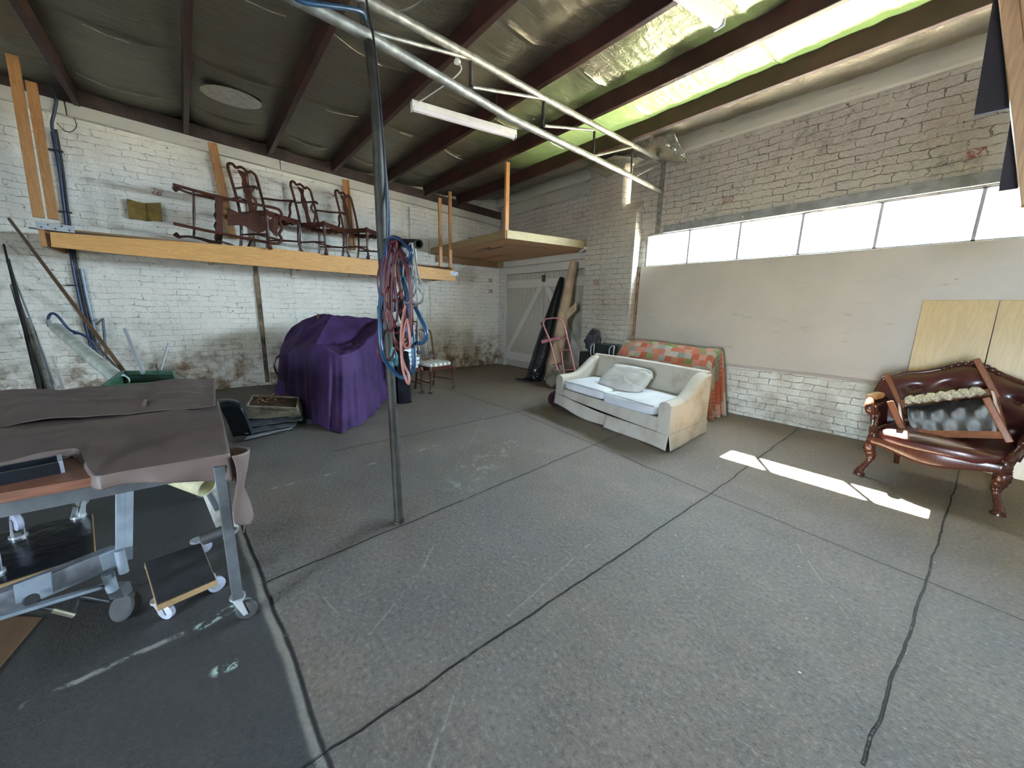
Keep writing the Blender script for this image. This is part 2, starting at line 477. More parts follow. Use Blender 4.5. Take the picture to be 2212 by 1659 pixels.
# ================================================================== THE ROOM
XA, YB, YD = -7.7, 5.75, 5.85
def zp(y): return 3.58+.035*(4.64-y)          # underside of the purlins: the roof falls towards the windows

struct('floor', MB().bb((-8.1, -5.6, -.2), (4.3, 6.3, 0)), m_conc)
b = MB().bb((XA-.3, -5.6, 0), (XA, 6.3, 4.3))
struct('wall_left', b, m_brickA)
for y0, y1, dp in ((.84, 1.30, .055), (3.52, 3.92, .06)):
    b = MB().bb((XA-.01, y0, 0), (XA+dp, y1, 3.36 if y0 > 3 else 3.47))
    o = struct('trim_1' if y0 < 2 else 'trim_2', b, m_brickA, bevel=.012)
struct('shade_strip_11', MB().bb((XA, .775, .05), (XA+.035, .84, 3.40)), M('brown_stained_shade_edge', (.16, .12, .075), .9, var=.8, vs=5, bmp=.5), bevel=.008)  # strip standing in for the pilaster's shaded, brown-stained left edge
# painted wall plate under the roof, slightly out of level
def wp(y): return 3.34+.048*(5.3-y)
b = MB()
for y0, y1 in ((-5.5, -1.0), (-1.0, 1.3), (1.3, 5.84)):
    x0, x1 = XA+.002, XA+.075
    b.hexa([(x0, y0, wp(y0)), (x1, y0, wp(y0)), (x1, y1-.01, wp(y1)), (x0, y1-.01, wp(y1))],
           [(x0, y0, wp(y0)+.15), (x1, y0, wp(y0)+.15), (x1, y1-.01, wp(y1)+.15), (x0, y1-.01, wp(y1)+.15)])
struct('trim_3', b, plaster('painted_wall_plate', (.60, .57, .50), .9), bevel=.006)
b = MB()
b.hexa([(XA+.01, -5.5, wp(-5.5)+.15), (XA+.11, -5.5, wp(-5.5)+.15), (XA+.11, 5.8, wp(5.8)+.15), (XA+.01, 5.8, wp(5.8)+.15)],
       [(XA+.01, -5.5, wp(-5.5)+.32), (XA+.11, -5.5, wp(-5.5)+.32), (XA+.11, 5.8, wp(5.8)+.30), (XA+.01, 5.8, wp(5.8)+.30)])
struct('trim_4', b, M('dark_brown_timber', (.055, .032, .024), .6, var=.4, vs=4, bmp=.3))

# end wall with the double doors
DX0, DX1, DTOP = -7.42, -4.80, 2.30
b = MB().bb((XA, YD, 0), (DX0, 6.2, 4.2)).bb((DX1, YD, 0), (-4.0, 6.2, 4.2)).bb((DX0, YD, DTOP), (DX1, 6.2, 4.2))
b.bb((DX0-.05, YD+.085, 0), (DX1+.05, YD+.12, DTOP+.05))  # panel added behind the doors to stop light leaking through
struct('wall_end', b, m_brickD)
m_door = plaster('worn_cream_door_boards', (.42, .38, .31), .8)
m_rail = plaster('cream_door_rails', (.56, .52, .45), .4)
door = bpy.data.objects.new('door_1', None); COL.objects.link(door); door.location = ((DX0+DX1)/2, YD, 0); door['kind'] = 'structure'
xm = (on(1173, 640, 1, YD).x)
for k, (x0, x1) in enumerate(((DX0+.04, xm-.006), (xm+.006, DX1-.02))):
    b = MB().bb((x0, YD+.061, .01), (x1, YD+.08, 2.19)); nbd = 9; wd = (x1-x0)/nbd
    for i in range(nbd):
        b.bb((x0+i*wd+.0025, YD+.03, .04), (x0+(i+1)*wd-.0025, YD+.06+.004*((i*7) % 3), 2.17))
    leaf = b.build('door_leaf', m_door, door, bevel=.003, smooth=False)
    MB().bb((x0, YD+.004, 1.87), (x1, YD+.03, 2.05)).build('top_rail', m_rail, door, bevel=.004, smooth=False)
    MB().bb((x0, YD+.004, .17), (x1, YD+.03, .36)).build('bottom_rail', m_rail, door, bevel=.004, smooth=False)
    if k == 0: MB().beam((x0+.07, YD+.016, .36), (x1-.09, YD+.016, 1.88), .024, .13, (0, 0, 1)).build('brace', m_rail, door, bevel=.004, smooth=False)
    else: MB().beam((x0+.09, YD+.016, 1.88), (x1-.07, YD+.016, .36), .024, .13, (0, 0, 1)).build('brace', m_rail, door, bevel=.004, smooth=False)
b = MB().bb((DX0-.02, YD-.02, 0), (DX0+.04, YD+.05, 2.34)).bb((DX1-.02, YD-.02, 0), (DX1+.03, YD+.05, 2.34)).bb((DX0-.02, YD-.03, 2.19), (DX1+.03, YD+.05, 2.34))
b.build('door_frame', m_rail, door, bevel=.005, smooth=False)
MB().bb((xm-.05, YD-.012, 1.98), (xm+.05, YD+.004, 2.12)).bb((xm-.03, YD-.012, 1.05), (xm+.05, YD+.0, 1.12)).build('latch', M('rusty_iron', (.08, .05, .035), .7, .3), door, smooth=False)

# pier
b = MB().bb((-4.75, 5.58, 0), (-3.74, 6.2, 2.99)).bb((-4.75, 5.60, 2.99), (-4.06, 6.2, 3.80))
b.hexa([(-4.06, 5.60, 2.99), (-3.74, 5.60, 2.99), (-3.74, 5.76, 2.99), (-4.06, 5.76, 2.99)], [(-4.06, 5.60, 3.02), (-3.74, 5.60, 2.995), (-3.74, 5.76, 3.16), (-4.06, 5.76, 3.16)])
struct('wall_pier', b, m_brickP, bevel=.01)

# window wall
WX0, WX1, WZ0, WZ1 = -3.64, 3.36, 2.12, 2.60
b = MB().bb((-4.0, YB, WZ1), (4.2, 5.83, 4.1)).bb((WX1, YB, WZ0), (4.2, 5.83, WZ1)).bb((-4.0, YB, WZ0), (WX0, 5.83, WZ1))
struct('wall_window_side', b, m_brickB)
b = MB().bb((-4.0, YB+.02, 0), (4.2, 6.0, .70))
struct('baseboard_window_side', b, m_brickL)
b = MB().bb((-3.70, YB-.005, .70), (4.2, 6.0, WZ0))
b.hexa([(-3.70, YB+.02, .66), (4.2, YB+.02, .66), (4.2, 5.9, .66), (-3.7, 5.9, .66)], [(-3.70, YB-.005, .70), (4.2, YB-.005, .70), (4.2, 5.9, .70), (-3.7, 5.9, .70)])
struct('wall_render_panel', b, m_plaster, bevel=.008)
struct('trim_5', MB().bb((-3.735, YB-.03, .3), (-3.70, YB+.02, WZ0)), M('rusty_edge_strip', (.25, .14, .09), .7, var=.5, vs=12), bevel=.003)
# grey steel lintel over the windows
b = MB()
b.hexa([(-3.34, YB-.035, 2.60), (3.5, YB-.035, 2.63), (3.5, YB+.01, 2.63), (-3.34, YB+.01, 2.60)], [(-3.34, YB-.02, 2.71), (3.5, YB-.02, 2.75), (3.5, YB+.01, 2.75), (-3.34, YB+.01, 2.71)])
for i in range(9):
    x = -3.0+.78*i
    b.cyl((x, YB-.03, 2.66), (x, YB-.05, 2.66), .014, 8)
struct('trim_6', b, M('grey_lintel_paint', (.27, .27, .28), .5, .2), bevel=.003)
# cream fascia and capping under the roof
b = MB().bb((-7.68, YB-.03, 3.72), (4.2, YB+.1, 4.05))
struct('trim_7', b, m_paintw, bevel=.004)
b = MB().bb((-4.0, YB-.05, 3.685), (4.2, YB+.02, 3.72))
struct('trim_8', b, plaster('cream_capping', (.72, .69, .60), .3), bevel=.003)
b = MB().bb((-7.65, YD-.03, 3.50), (-4.76, YD+.02, 3.74))
struct('trim_9', b, plaster('painted_end_plate', (.50, .47, .40), .8), bevel=.004)
b = MB().bb((-7.62, YD-.06, 2.36), (-4.78, YD-.002, 2.48))
struct('trim_10', b, m_rail, bevel=.004)

# windows: one long strip of fixed panes
m_glass = bpy.data.materials.new('dusty_glass'); m_glass.use_nodes = True
t = m_glass.node_tree; t.nodes.clear()
o1 = t.nodes.new('ShaderNodeOutputMaterial'); mx = t.nodes.new('ShaderNodeMixShader'); tr = t.nodes.new('ShaderNodeBsdfTransparent'); gl = t.nodes.new('ShaderNodeBsdfGlossy')
gl.inputs['Roughness'].default_value = .08; tr.inputs[0].default_value = (.93, .96, .97, 1); mx.inputs[0].default_value = .06
t.links.new(tr.outputs[0], mx.inputs[1]); t.links.new(gl.outputs[0], mx.inputs[2]); t.links.new(mx.outputs[0], o1.inputs[0])
m_frame = M('pale_grey_window_frame', (.40, .40, .42), .5, 0, .1)
for i in range(10):
    x0 = -3.62+.69*i; x1 = x0+.69
    wn = bpy.data.objects.new('window_%d' % (i+1), None); COL.objects.link(wn); wn.location = ((x0+x1)/2, YB+.05, WZ0); wn['kind'] = 'structure'
    b = MB().bb((x0, YB+.01, WZ0), (x0+.014, YB+.06, WZ1)).bb((x1-.014, YB+.01, WZ0), (x1, YB+.06, WZ1))
    b.bb((x0, YB+.01, WZ0), (x1, YB+.06, WZ0+.015)).bb((x0, YB+.01, WZ1-.015), (x1, YB+.06, WZ1))
    b.build('window_frame', m_frame, wn, smooth=False)
    MB().bb((x0+.012, YB+.035, WZ0+.012), (x1-.012, YB+.040, WZ1-.012)).build('pane', m_glass, wn, smooth=False)
# unseen block added outside to keep the sun off the left panes
struct('added_sun_blocker', MB().bb((-3.75, 5.9, 0), (-3.45, 7.4, 4.2)), m_brickA)
struct('added_sun_cutoff', MB().bb((-1.37, 5.84, 2.76), (4.3, 6.42, 2.80)), m_steel)  # unseen slab added outside to cut the sun on the right panes
struct('ground_outside', MB().bb((-16, -30, -.4), (16, -5.6, -.05)), M('outside_gravel', (.20, .19, .18), .9, vs=2))
struct('ground_outside_windows', MB().bb((-16, 6.3, -.4), (16, 30, -.05)), M('outside_paving', (.42, .37, .29), .9, vs=2))

# remaining walls behind the camera with the open roller doorway
b = MB().bb((4.0, -5.6, 0), (4.3, 6.3, 4.4))
struct('wall_right', b, m_brickA)
b = MB().bb((-8.0, -5.6, 0), (.3, -5.3, 4.5)).bb((1.6, -5.6, 0), (4.3, -5.3, 4.5)).bb((.3, -5.6, 2.1), (1.6, -5.3, 4.5))
struct('wall_back', b, m_brickA)

# ------------------------------------------------------------------ roof
def node_foil():
    n = NB('reflective_foil_sarking'); v = n.tc.outputs['Object']; s = n.sep(v)
    mp = n.n('Mapping'); n.L(v, mp.inputs[0]); mp.inputs['Scale'].default_value = (7, 1.3, 1); mp.inputs['Rotation'].default_value = (0, 0, .35)
    w1 = n.noise(mp.outputs[0], 2.2, 5, .6, .4); w2 = n.noise(v, 9, 5, .65, .5); w3 = n.noise(v, 2.0, 3)
    # scrunched foil near the windows
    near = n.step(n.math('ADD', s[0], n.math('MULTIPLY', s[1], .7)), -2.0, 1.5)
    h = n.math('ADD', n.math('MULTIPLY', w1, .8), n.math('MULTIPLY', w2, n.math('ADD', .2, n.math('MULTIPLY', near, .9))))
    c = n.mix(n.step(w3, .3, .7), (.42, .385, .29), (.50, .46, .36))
    c = n.mix(n.step(n.math('ADD', s[0], n.math('ADD', n.math('MULTIPLY', s[1], .55), n.math('MULTIPLY', w3, .8))), 1.0, -4.5), c, (.25, .225, .17))  # dimness of the left end put into the foil colour
    # green glow of translucent roofing, put into the foil colour near the last purlins
    gy = n.math('MULTIPLY', n.step(s[1], 3.86, 3.90), n.step(s[1], 4.68, 4.64))
    gx = n.step(n.math('ADD', s[0], n.math('MULTIPLY', w3, .8)), -5.2, -2.4)
    gm = n.math('MULTIPLY', gy, gx)
    g2 = n.math('MULTIPLY', n.math('MULTIPLY', n.step(s[1], 2.98, 3.02), n.step(s[1], 3.88, 3.84)), n.math('MULTIPLY', gx, n.step(n.noise(v, 1.3, 3), .35, .7)))
    gm2 = n.math('ADD', gm, n.math('MULTIPLY', g2, .28), clamp=True)
    c = n.mix(n.math('MULTIPLY', gm2, .75), c, (.46, .54, .27))
    n.fin(c, .38, .82, n.bump(h, .9, .035))
    tl = n.n('BsdfTranslucent'); n.L((.50, .72, .22, 1), tl.inputs[0])
    ms = n.n('MixShader'); n.L(n.math('MULTIPLY', gm2, .0045), ms.inputs[0])
    n.t.links.new(n.b.outputs[0], ms.inputs[1]); n.t.links.new(tl.outputs[0], ms.inputs[2]); n.t.links.new(ms.outputs[0], n.out.inputs[0])
    return n.m
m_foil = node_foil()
PY = [-3.9, -2.9, -1.9, -.9, .14, 1.15, 2.1, 3.0, 3.86, 4.64]
seams = [-7.0, -5.65, -4.3, -2.95, -1.6, -.25, 1.1, 2.45]
def roofz(x, y):
    z = zp(y)+.20
    lo = max([p for p in PY if p <= y], default=-5.4); hi = min([p for p in PY if p > y], default=YB)
    t = (y-lo)/(hi-lo)
    if y > 4.66: z += .17*min(1, (y-4.66)/.9)
    z -= .055*math.sin(math.pi*t)*(1+.6*nz(x*.9, lo*3))
    z += .012*nz(x*3.1, y*2.0)+.02*nz(x*.8, y*.8, 4)
    nr = max(0., min(1., (x+.7*y+1.6)/2.6)); z += .016*nr*(nz(x*5, y*9, 2)+.6*nz(x*11, y*12, 5))+.006*nz(x*1.5, y*9, 8)
    sd = min(abs(x-q-.12*nz(y, q)) for q in seams)
    z -= .030*max(0, 1-sd/.035)*math.sin(math.pi*t)
    return z
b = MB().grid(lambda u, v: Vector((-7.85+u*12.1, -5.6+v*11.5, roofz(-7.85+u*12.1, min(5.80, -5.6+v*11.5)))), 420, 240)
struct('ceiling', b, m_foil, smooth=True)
for k, y in enumerate(PY):
    a = Vector((XA+.05, y, zp(y))); e = Vector((4.0, y, zp(y)+.04))
    if k == 4: e = Vector((4.0, y+.25, zp(y)+.10))
    b = MB().hexa([(a.x, a.y-.03, a.z), (e.x, e.y-.03, e.z), (e.x, e.y+.03, e.z), (a.x, a.y+.03, a.z)],
                  [(a.x, a.y-.03, a.z+.20), (e.x, e.y-.03, e.z+.20), (e.x, e.y+.03, e.z+.20), (a.x, a.y+.03, a.z+.20)])
    o = b.build('roof_purlin', m_purlin, bevel=.006, smooth=False)
    nm = {4: 'over the oval silver disc and yellow foam pad', 5: 'just left of the steel post top', 6: 'carrying the white plug of the strip light', 7: 'passing between the two strip lights', 8: 'holding the thin post of the loft platform', 9: 'nearest the brick window wall',
          3: 'above the left pair of shelf posts', 2: 'out of view behind the camera, nearest the shelf posts', 1: 'second from the open doorway', 0: 'nearest the open doorway'}
    tag(o, 'dark red timber roof purlin %s' % nm[k], 'roof beam', 'timber roof purlins')
# shiny taped seams of the foil, visible as thin bright creases
m_tape = M('bright_foil_crease', (.85, .82, .68), .3, .85, .15, 12, .6, 40, .004)
b = MB()
for q in seams:
    for i in range(3, len(PY)-1):
        y0, y1 = PY[i]+.05, PY[i+1]-.05
        if rnd.random() < .25: continue
        a0, a1 = sorted((rnd.uniform(0, .4), rnd.uniform(.6, 1)))
        pts = []
        for j in range(9):
            y = y0+(y1-y0)*(a0+(a1-a0)*j/8)
            x = q+.12*nz(y, q)+.012*nz(y*6, q)
            pts.append((x, y, roofz(x, y)-.006))
        b.tube(pts, [.0022+.0035*abs(nz(j*1.3, q)) for j in range(9)], 5)
o = b.build('ceiling_crease', m_tape, origin=(0, 0, 0)); o['kind'] = 'structure'

# torn foil hanging beside the truss end
def flap(name, P, lab, seed):
    A, B_, C_, D_ = [Vector(p) for p in P]
    def fn(u, v):
        p = (A*(1-u)+B_*u)*(1-v)+(D_*(1-u)+C_*u)*v
        k = .035*(nz(u*5+seed, v*5)+.6*nz(u*12, v*12, seed))
        return p+Vector((.3*k, -1, .6)).normalized()*k + Vector((0, 0, -.06*math.sin(math.pi*v)*math.sin(math.pi*u)))
    o = MB().grid(fn, 36, 24).build(name, M('crumpled_foil', (.72, .70, .58), .25, .92, .15, 6, .9, 22, .02), solid=.002)
    return tag(o, lab, 'foil')
flap('torn_foil', [on(1368, 305, 1, 5.2), on(1455, 285, 1, 5.2), on(1488, 350, 1, 5.35), on(1425, 345, 1, 5.5)], 'torn silver foil flap hanging at the truss end above the brick pier', 1)
flap('torn_foil', [on(1262, 362, 1, 5.2), on(1330, 335, 1, 5.1), on(1400, 345, 1, 5.4), on(1308, 384, 1, 5.6)], 'loose silver foil sagging over the pier, left of the truss bracket', 5)
o = MB().lathe([(.001, .012), (.235, .010), (.245, .004), (.245, 0), (.001, 0)], (0, 0, 0), (0, 0, 1), 40)
pc = g(501, 211, 3.66)
for _i in range(5): pc = g(501, 211, roofz(pc.x, pc.y)-.022)
o.v = [Vector((p.x*1.0, p.y*1.25, p.z))+pc for p in o.v]
o = o.build('vent_cover', M('dull_reflective_disc', (.55, .54, .50), .28, .9, .2, 14, .8, 25, .01))
tag(o, 'oval silvery disc fixed flat under the dark foil ceiling', 'ceiling disc')

# ------------------------------------------------------------------ tubular roof truss and its post
PT = on(798, 92, 1, .878)
BL = on(1430, 414, 1, YB-.05); BU = on(1432, 349, 1, YB-.05)
dxy = Vector((PT.x-BL.x, PT.y-BL.y, 0)); nrm = Vector((dxy.y, -dxy.x, 0)).normalized()
def tp(x, y):              # pixel -> truss plane
    d = ray(x, y); k = (BL-C0).dot(nrm)/d.dot(nrm); return C0+d*k
tr_ = thing('roof_truss', 'galvanised steel tube roof truss running from the bracket over the windows to the post', 'truss', (BL.x, BL.y, BL.z))
lo_e = PT+(PT-BL).normalized()*3.0
up_a = tp(1015, 122); up_e = BU+(up_a-BU).normalized()*8.2
MB().tube([BL, tp(1300, 350), tp(1100, 254), PT+Vector((0, 0, .03)), lo_e], .030, 16).build('bottom_chord', m_galv, tr_)
MB().tube([BU, tp(1175, 212), up_a, up_e], .028, 16).build('top_chord', m_galv, tr_)
for (a, c) in (((1017, 128), (1017, 186)), ((1175, 214), (1172, 270)), ((1284, 284), (1282, 336)), ((1366, 322), (1363, 383))):
    MB().tube([tp(*a), tp(*c)], .013, 10).build('upright', m_postm, tr_)
for (a, c) in (((806, 70), (1013, 126)), ((1020, 188), (1172, 213)), ((1176, 272), (1281, 281)), ((1284, 337), (1363, 318)), ((1366, 384), (1430, 352))):
    MB().tube([tp(*a), tp(*c)], .012, 10).build('web_brace', m_galv, tr_)
b = MB().tube([tp(775, -40), tp(787, 52), PT+Vector((0, 0, .04))], .02, 10).build('upright', m_postm, tr_)
mp_ = MB()
a, c = on(1434, 348, 1, YB-.02), on(1427, 505, 1, YB-.02)
mp_.bb((a.x-.035, YB-.03, c.z), (a.x+.035, YB-.012, a.z+.03))
for zz in (.2, .5, .8): mp_.cyl((a.x, YB-.03, c.z+(a.z-c.z)*zz), (a.x, YB-.045, c.z+(a.z-c.z)*zz), .014, 6)
mp_.build('wall_plate', m_galv, tr_, bevel=.003, smooth=False)

post = thing('steel_post', 'dark steel tube post standing in the middle of the concrete floor', 'post', (g(862, 1128).x, g(862, 1128).y, 0))
pb = g(862, 1128)
pmid = Vector((PT.x*.5+pb.x*.5-.01, .878, 1.45))
P_ = catmull([pb, on(846, 843, 1, .878), on(824, 500, 1, .878), on(812, 231, 1, .878), PT], 6)
MB().tube(P_, .0285, 20).build('tube', m_postm, post)
MB().cyl(pb+Vector((0, 0, .0)), pb+Vector((0, 0, .02)), .034, 20).build('floor_collar', m_postm, post)
pk = on(836, 523, 1, .878); pk2 = on(905, 527, 1, .82)
b = MB().pipe(pk, pk2, .021, .016, 20).build('hanging_peg', M('black_pipe', (.02, .02, .02), .4, .5), post)
def polepos(z):
    for a, c in zip(P_, P_[1:]):
        if a.z <= z <= c.z: return a+(c-a)*((z-a.z)/(c.z-a.z))
    return P_[-1].copy()

# ------------------------------------------------------------------ long shelf on the left wall
XB = -6.8
def bpt(x, y): return on(x, y, 0, XB)
st = [((108, 501), (111, 533)), ((300, 516), (300, 553)), ((600, 537), (600, 578)), ((815, 563), (815, 595)), ((984, 585), (984, 607))]
b = MB()
S = [(bpt(*p), bpt(*q)) for p, q in st]
for (t0, b0), (t1, b1) in zip(S, S[1:]):
    d = Vector((-.045, 0, 0))
    b.hexa([b0, b1, b1+d, b0+d], [t0, t1, t1+d, t0+d])
shelf = thing('hanging_shelf', 'long yellow pine storage shelf hung along the left brick wall, holding the chairs', 'shelf', (XB-.45, 1.4, 1.93))
b.build('front_beam', m_pine, shelf, smooth=False)
ys, ye = S[0][0].y, S[-1][0].y
zt = 2.185
b = MB().bb((XA+.0, ys-.06, zt-.02), (XB-.046, ye-.02, zt))
b.build('shelf_board', m_oldtimy, shelf, smooth=False)
MB().bb((XA+.0, ys-.09, 1.97), (XB-.02, ys-.045, 2.20)).build('end_joist', m_pinev, shelf, smooth=False)
MB().bb((XA+.0, ye-.06, 1.95), (XB-.046, ye-.02, zt-.02)).build('end_joist', m_pinev, shelf, smooth=False)
for y in (.2, 1.4, 2.7): MB().bb((XA, y, 1.96), (XB-.046, y+.04, zt-.02)).build('joist', m_pinev, shelf, smooth=False)
m_plate = M('zinc_bracket_plate', (.40, .42, .44), .5, .3, .1, 20)
m_bolt = M('dark_bolt', (.06, .055, .05), .5, .6)
def plate(p0, p1, hgt, nb, tilt=0):
    a, c = bpt(*p0), bpt(*p1)
    a.x = c.x = XB+.004
    u = (c-a).normalized(); up = Vector((1, 0, 0)).cross(u); up = up if up.z > 0 else -up
    mid = (a+c)/2
    o = MB().beam(a, c, .006, hgt).build('bracket_plate', m_plate, shelf, smooth=False, bevel=.001)
    L_ = (c-a).length
    for i in range(nb):
        q = mid+u*L_*((i+.5)/nb-.5)*.9+Vector((0, 0, 1))*hgt*(.25 if i % 2 else -.22)
        MB().cyl(q, q+Vector((.012, 0, 0)), .008, 6).build('bolt', m_bolt, shelf)
plate((77, 486), (161, 496), .075, 5)
plate((973, 590), (989, 592), .075, 3)
a = bpt(62, 492); MB().cyl(a+Vector((0, 0, 0)), a+Vector((0, .07, -.005)), .006, 8).build('bolt', m_bolt, shelf)
def upright(p_top, p_bot, X, wx, wy, top=None):
    t_, b_ = on(*p_top, 0, X), on(*p_bot, 0, X)
    MB().beam(b_, t_, wx, wy, (0, 1, 0)).build('hanger_post', m_pinev, shelf, smooth=False, bevel=.004)
upright((26, 119), (84, 470), XB+.02, .04, .085)
upright((67, 177), (116, 474), XB-.40, .04, .085)
upright((950, 428), (952, 576), XB+.02, .04, .062)
upright((972, 414), (973, 578), XB-.0, .04, .062)
upright((458, 309), (503, 516), XA+.06, .045, .11)
upright((744, 388), (763, 540), XA+.06, .045, .10)
upright((752, 388), (768, 540), XA+.10, .02, .03)

# ------------------------------------------------------------------ carved chairs
def cab(x, y, sx, sy, top):           # cabriole leg, foot pointing (sx, sy)
    k = Vector((sx, sy, 0))
    prof = [(0, .0, .030), (.03, .030, .022), (.055, .020, .014), (.12, .0, .013), (.22, .0, .016), (.30, .014, .022), (.36, .022, .028), (.40, .010, .028), (top, 0, .026)]
    pts = catmull([Vector((x, y, z))+k*o for z, o, r in prof], 3)
    rr = []
    for i in range(len(prof)-1):
        for q in range(3): rr.append(prof[i][2]+(prof[i+1][2]-prof[i][2])*q/3)
    rr.append(prof[-1][2])
    return MB().tube(pts, rr, 10)
def splat_poly():
    half = [(0, .045), (.05, .042), (.09, .035), (.16, .032), (.24, .050), (.30, .058), (.35, .045), (.39, .026), (.42, .030), (.46, .052), (.50, .062)]
    return [(x, z) for z, x in half]+[(-x, z) for z, x in reversed(half)]
def make_chair(name, label, cat, arms=False, seat=True, group=None, spindles=False, seatm=None, sidebar=True):
    t = thing(name, label, cat, (0, 0, 0), group)
    sh, fw, bw_, dp = .43, .25, .20, .21
    for s in (-1, 1): cab(s*fw, -dp, s*.7, -.7, sh).build('front_leg', m_maho, t, local=True)
    for s in (-1, 1):
        pts = catmull([(s*bw_, dp+.05, 0), (s*bw_, dp+.01, .2), (s*bw_, dp, sh), (s*(bw_+.005), dp+.03, .65), (s*(bw_+.01), dp+.09, .93)], 6)
        b = MB().tube(pts, .0165, 8); b.build('back_leg', m_maho, t, local=True)
    # crest: three humps
    cr_ = catmull([(-(bw_+.01), dp+.088, .90), (-(bw_-.005), dp+.095, .975), (-.13, dp+.10, 1.00), (-.085, dp+.10, .975), (0, dp+.10, 1.005), (.085, dp+.10, .975), (.13, dp+.10, 1.00), (bw_-.005, dp+.095, .975), (bw_+.01, dp+.088, .90)], 5)
    MB().tube(cr_, .017, 8).build('crest_rail', m_maho, t, local=True)
    if spindles:
        b = MB()
        for i in range(-3, 4): b.tube([(i*.028, dp+.005, sh+.10), (i*.034, dp+.06, .74), (i*.05, dp+.095, .97)], .007, 6)
        b.tube([(-bw_, dp+.005, sh+.10), (bw_, dp+.005, sh+.10)], .014, 8)
        b.build('back_splat', m_maho, t, local=True)
    else:
        lean = Vector((0, .10, .50))
        MB().prism(splat_poly(), (0, dp+.005, sh+.04), (1, 0, 0), lean, .014).build('back_splat', m_maho, t, local=True, bevel=.003)
    # seat rails with a shaped apron
    b = MB()
    def apron(a, c, th=.022):
        a, c = Vector(a), Vector(c); L_ = (c-a).length; u = (c-a).normalized()
        top = [(0, 0), (L_, 0)]
        low = [(L_*(1-i/16), -.055-.022*math.sin(math.pi*i/16*4)**2*(1 if 2 < i < 14 else .4)) for i in range(17)]
        b.prism(top[::1]+low, a, u, (0, 0, 1), th)
    apron((-fw, -dp-.005, sh), (fw, -dp-.005, sh)); apron((-fw, -dp, sh), (-bw_, dp, sh)); apron((fw, -dp, sh), (bw_, dp, sh)); apron((-bw_, dp, sh), (bw_, dp, sh))
    b.build('seat_frame', m_maho, t, local=True, smooth=False)
    if sidebar:
        for s in (-1, 1): MB().tube([(s*fw, -dp, .16), (s*(fw+bw_)/2, 0, .17), (s*bw_, dp+.01, .17)], [.009, .014, .009], 8).build('stretcher', m_maho, t, local=True)
        MB().tube([(-(fw+bw_)/2, 0, .17), (0, 0, .17), ((fw+bw_)/2, 0, .17)], [.009, .014, .009], 8).build('stretcher', m_maho, t, local=True)
    if seat:
        MB().pillow((0, -.005, sh+.022), (.47, .42, .07), n=8, e=7).build('seat_cushion', seatm, t, local=True)
    if arms:
        for s in (-1, 1):
            MB().tube(catmull([(s*(bw_+.003), dp+.045, .70), (s*(fw+.02), .06, .685), (s*(fw+.045), -.08, .68), (s*(fw+.055), -.15, .672), (s*(fw+.05), -.17, .65)], 5), [.013]*11+[.017]*10, 8).build('armrest', m_maho, t, local=True)
            MB().tube(catmull([(s*(fw+.04), -.11, .675), (s*(fw+.055), -.07, .60), (s*(fw+.02), -.10, .52), (s*(fw+.01), -.07, .44), (s*fw, -.07, .39)], 5), .015, 8).build('arm_support', m_maho, t, local=True)
    return t
def put(o, x, y, z, rz, rot=None):
    if rot is not None:
        o.rotation_mode = 'QUATERNION'; o.rotation_quaternion = rot.to_quaternion()
    else: o.rotation_euler = (0, 0, R(rz))
    o.location = (x, y, z)
    return o
G1 = 'carved chairs stored on the long shelf'
c1 = make_chair('carved_chair', 'upright carved armchair standing leftmost on the shelf, behind the tipped one', 'chair', arms=True, seat=False, group=G1)
c2 = copy_thing(c1); c2['label'] = 'middle carved armchair on the shelf, between two other upright chairs'
c3 = make_chair('carved_chair', 'upright carved chair on the shelf nearest the steel post', 'chair', arms=False, seat=False, group=G1)
c4 = copy_thing(c1); c4['label'] = 'carved armchair tipped on its side at the left on the shelf, foot in the air'
put(c1, -7.12, .98, zt, 130); c1.scale = (1.20, 1.20, 1.20)
put(c2, -7.12, 1.74, zt, 130); c2.scale = (1.12, 1.12, 1.12)
put(c3, -7.12, 2.40, zt, 130); c3.scale = (1.12, 1.12, 1.12)

# lying on its side: chair's up axis -> along the shelf, chair's side axis -> up
up_ = Vector((0, .995, -.10)).normalized(); fr = Vector((1, .0, 0)); sdv = fr.cross(up_)   # rows: x (side), y (back), z (up)
Rm = Matrix((Vector((sdv.x, fr.x, up_.x)), Vector((sdv.y, fr.y, up_.y)), Vector((sdv.z, fr.z, up_.z))))
put(c4, -7.15, -.10, zt+.44, 0, Rm); c4.scale = (1.2, 1.2, 1.2)
for ch in c4.children:
    if ch.name.startswith('back_splat'): ch.scale = (2.1, 1, 1)

# yellow foam pad on the brick
pf = [on(275, 430, 0, XA+.05), on(313, 440, 0, XA+.05), on(347, 438, 0, XA+.05), on(351, 478, 0, XA+.05), on(316, 476, 0, XA+.05), on(279, 472, 0, XA+.05)]
def foamfn(u, v):
    t_ = pf[0].lerp(pf[1], u*2) if u < .5 else pf[1].lerp(pf[2], u*2-1)
    q = pf[5].lerp(pf[4], u*2) if u < .5 else pf[4].lerp(pf[3], u*2-1)
    p = t_.lerp(q, v); p = Vector(p); p.x += -.03*math.exp(-((u-.52)/.07)**2)+.012*nz(u*4, v*4)
    return p
o = MB().grid(foamfn, 30, 16).build('foam_pad', M('yellow_ochre_foam', (.20, .13, .03), .95, 0, .25, 10, .6, 70, .004), solid=.05, bevel=.006)
tag(o, 'folded mustard yellow foam pad stuck on the white brick above the shelf', 'foam pad')

